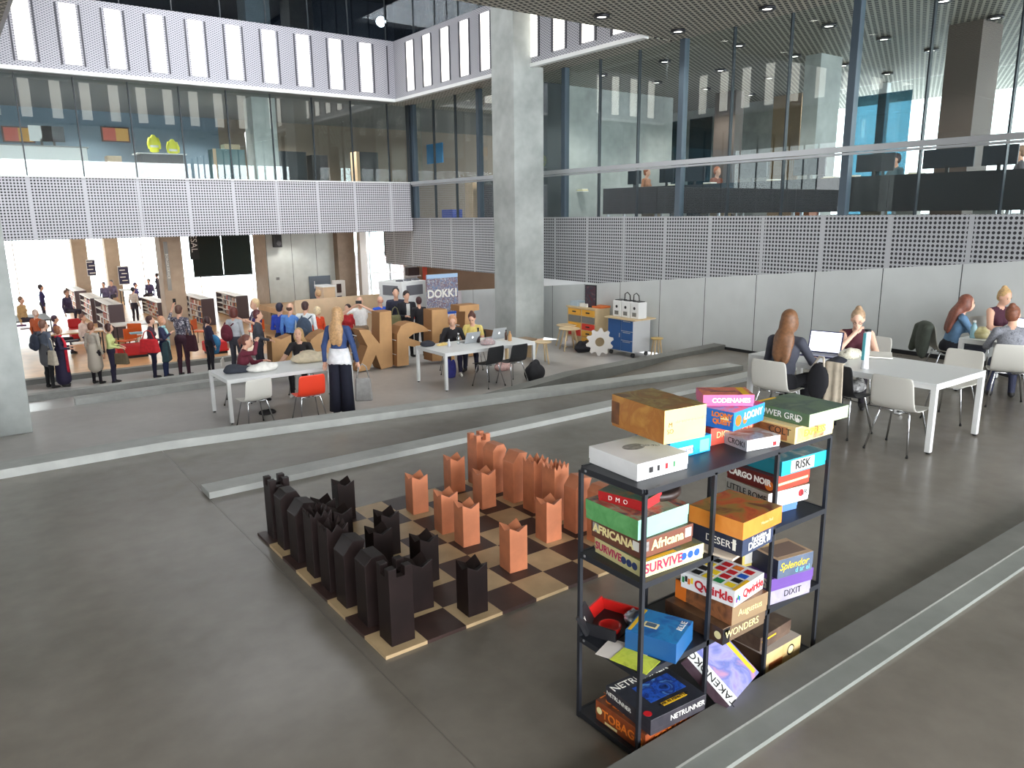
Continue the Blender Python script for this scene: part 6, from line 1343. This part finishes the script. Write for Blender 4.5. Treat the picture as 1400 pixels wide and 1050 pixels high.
for d_ in (-.02, .02): b.v += [(x, d_, z) for x, z in pts] + [(x, d_, z) for x, z in hole]
for k in range(n):
    j = (k + 1) % n; b.f += [[k, j, n + j, n + k], [2 * n + k, 3 * n + k, 3 * n + j, 2 * n + j], [k, 2 * n + k, 2 * n + j, j], [n + k, n + j, 3 * n + j, 3 * n + k]]; b.m += [0] * 4; b.s += [False] * 4
b.obj('gear_body', mat('white ply', (216, 212, 206), .5), t)
p = PZ(800, 474, F1); crumple('black bag on the floor before the drawer unit', (p.x - .5, p.y - .5, F1), (.26, .18, .26), lapse((34, 34, 40)), 'floor_bag', 'bag', 18)
crumple('white basin on the floor left of the drawer unit', (p.x - .3, p.y + .3, F1), (.2, .2, .26), mat('basin grey', (196, 196, 198)), 'basin', 'basin', 19)
def stool(label, p, r, h, m, rz=0., legs=4):
    t = thing('stool', label, 'stool', p, rz); MB().lathe([(r * .96, h - .03), (r, h - .025), (r, h - .005), (r * .97, h)], 24).obj('seat', m, t)
    for k in range(legs):
        a = 2 * PI * k / legs + .4; MB().tube([(r * .55 * math.cos(a), r * .55 * math.sin(a), h - .03), (r * 1.02 * math.cos(a), r * 1.02 * math.sin(a), 0)], [.022, .016], 8).obj('leg', M_ply, t)
    return t
p = PU(754, 462, 11.9); stool('round pale wooden stool right beside the big pillar', (12.2, PU(757, 460, 12.2).y - .6, F1), .26, .55, M_ply); stool('round pale wooden stool between the pillar and the drawer unit', (12.55, PU(771, 460, 12.55).y - .1, F1), .26, .55, M_ply, .5)
q = PZ(741, 498, F1); stool('pale wooden trestle stool nearest the laptop table', (q.x + .1, q.y + .1, F1), .2, .5, M_ply, .2, 3)
t = thing('low_bench', 'brown topped low bench between the laptop table and the pillar', 'bench', (q.x - .05, q.y + .85, F1), .1); MB().bb(-.55, .45, -.2, .2, .42, .46).obj('seat', mat('brown bench top', (150, 128, 104), .6, noise=.1), t)
for x in (-.45, .35): MB().box((x, 0, .21), (.04, .34, .42)).obj('trestle_leg', M_ply, t)
p = PU(898, 468, 12.95); stool('small stool with a yellowish top right of the blue cabinet', (12.95, p.y, F1), .14, .5, mat('mustard top', (206, 176, 110), .5))
# ---------------------------------------------------------------- spots under the downlights, plus added ones without fixtures
def spot(x, y, z, w, ang=130, r=.08):
    l = bpy.data.lights.new('downlight and fill spot', 'SPOT'); l.energy = w; l.spot_size = math.radians(ang); l.spot_blend = .6; l.shadow_soft_size = r; l.color = (1, .96, .9)
    o = bpy.data.objects.new('downlight and fill spot', l); C.objects.link(o); o.location = (x, y, z)
for x in (14.75, 18.95):
    for y in (15.76, 11.4, 7.07, 2.7, 20): spot(x, y, 5.98, 260)
for x in (10.5, 12.6):
    for y in (11.25, 9.15): spot(x, y, 5.98, 90)
for x in (1, 4.5, 8, 11.5): 
    spot(x, 26.5, 5.98, 500); spot(x, 29, 5.98, 300)  # added to brighten the left mezzanine, no fixtures here
for x in (16, 20):
    spot(x, 19, 5.98, 300); spot(x, 26, 5.98, 300)  # added fill for the rooms behind the glass corner
for x in (3, 7, 11):
    for y in (26, 29, 33, 38): spot(x, y, 1.9, 90)  # added to brighten the library under the balcony
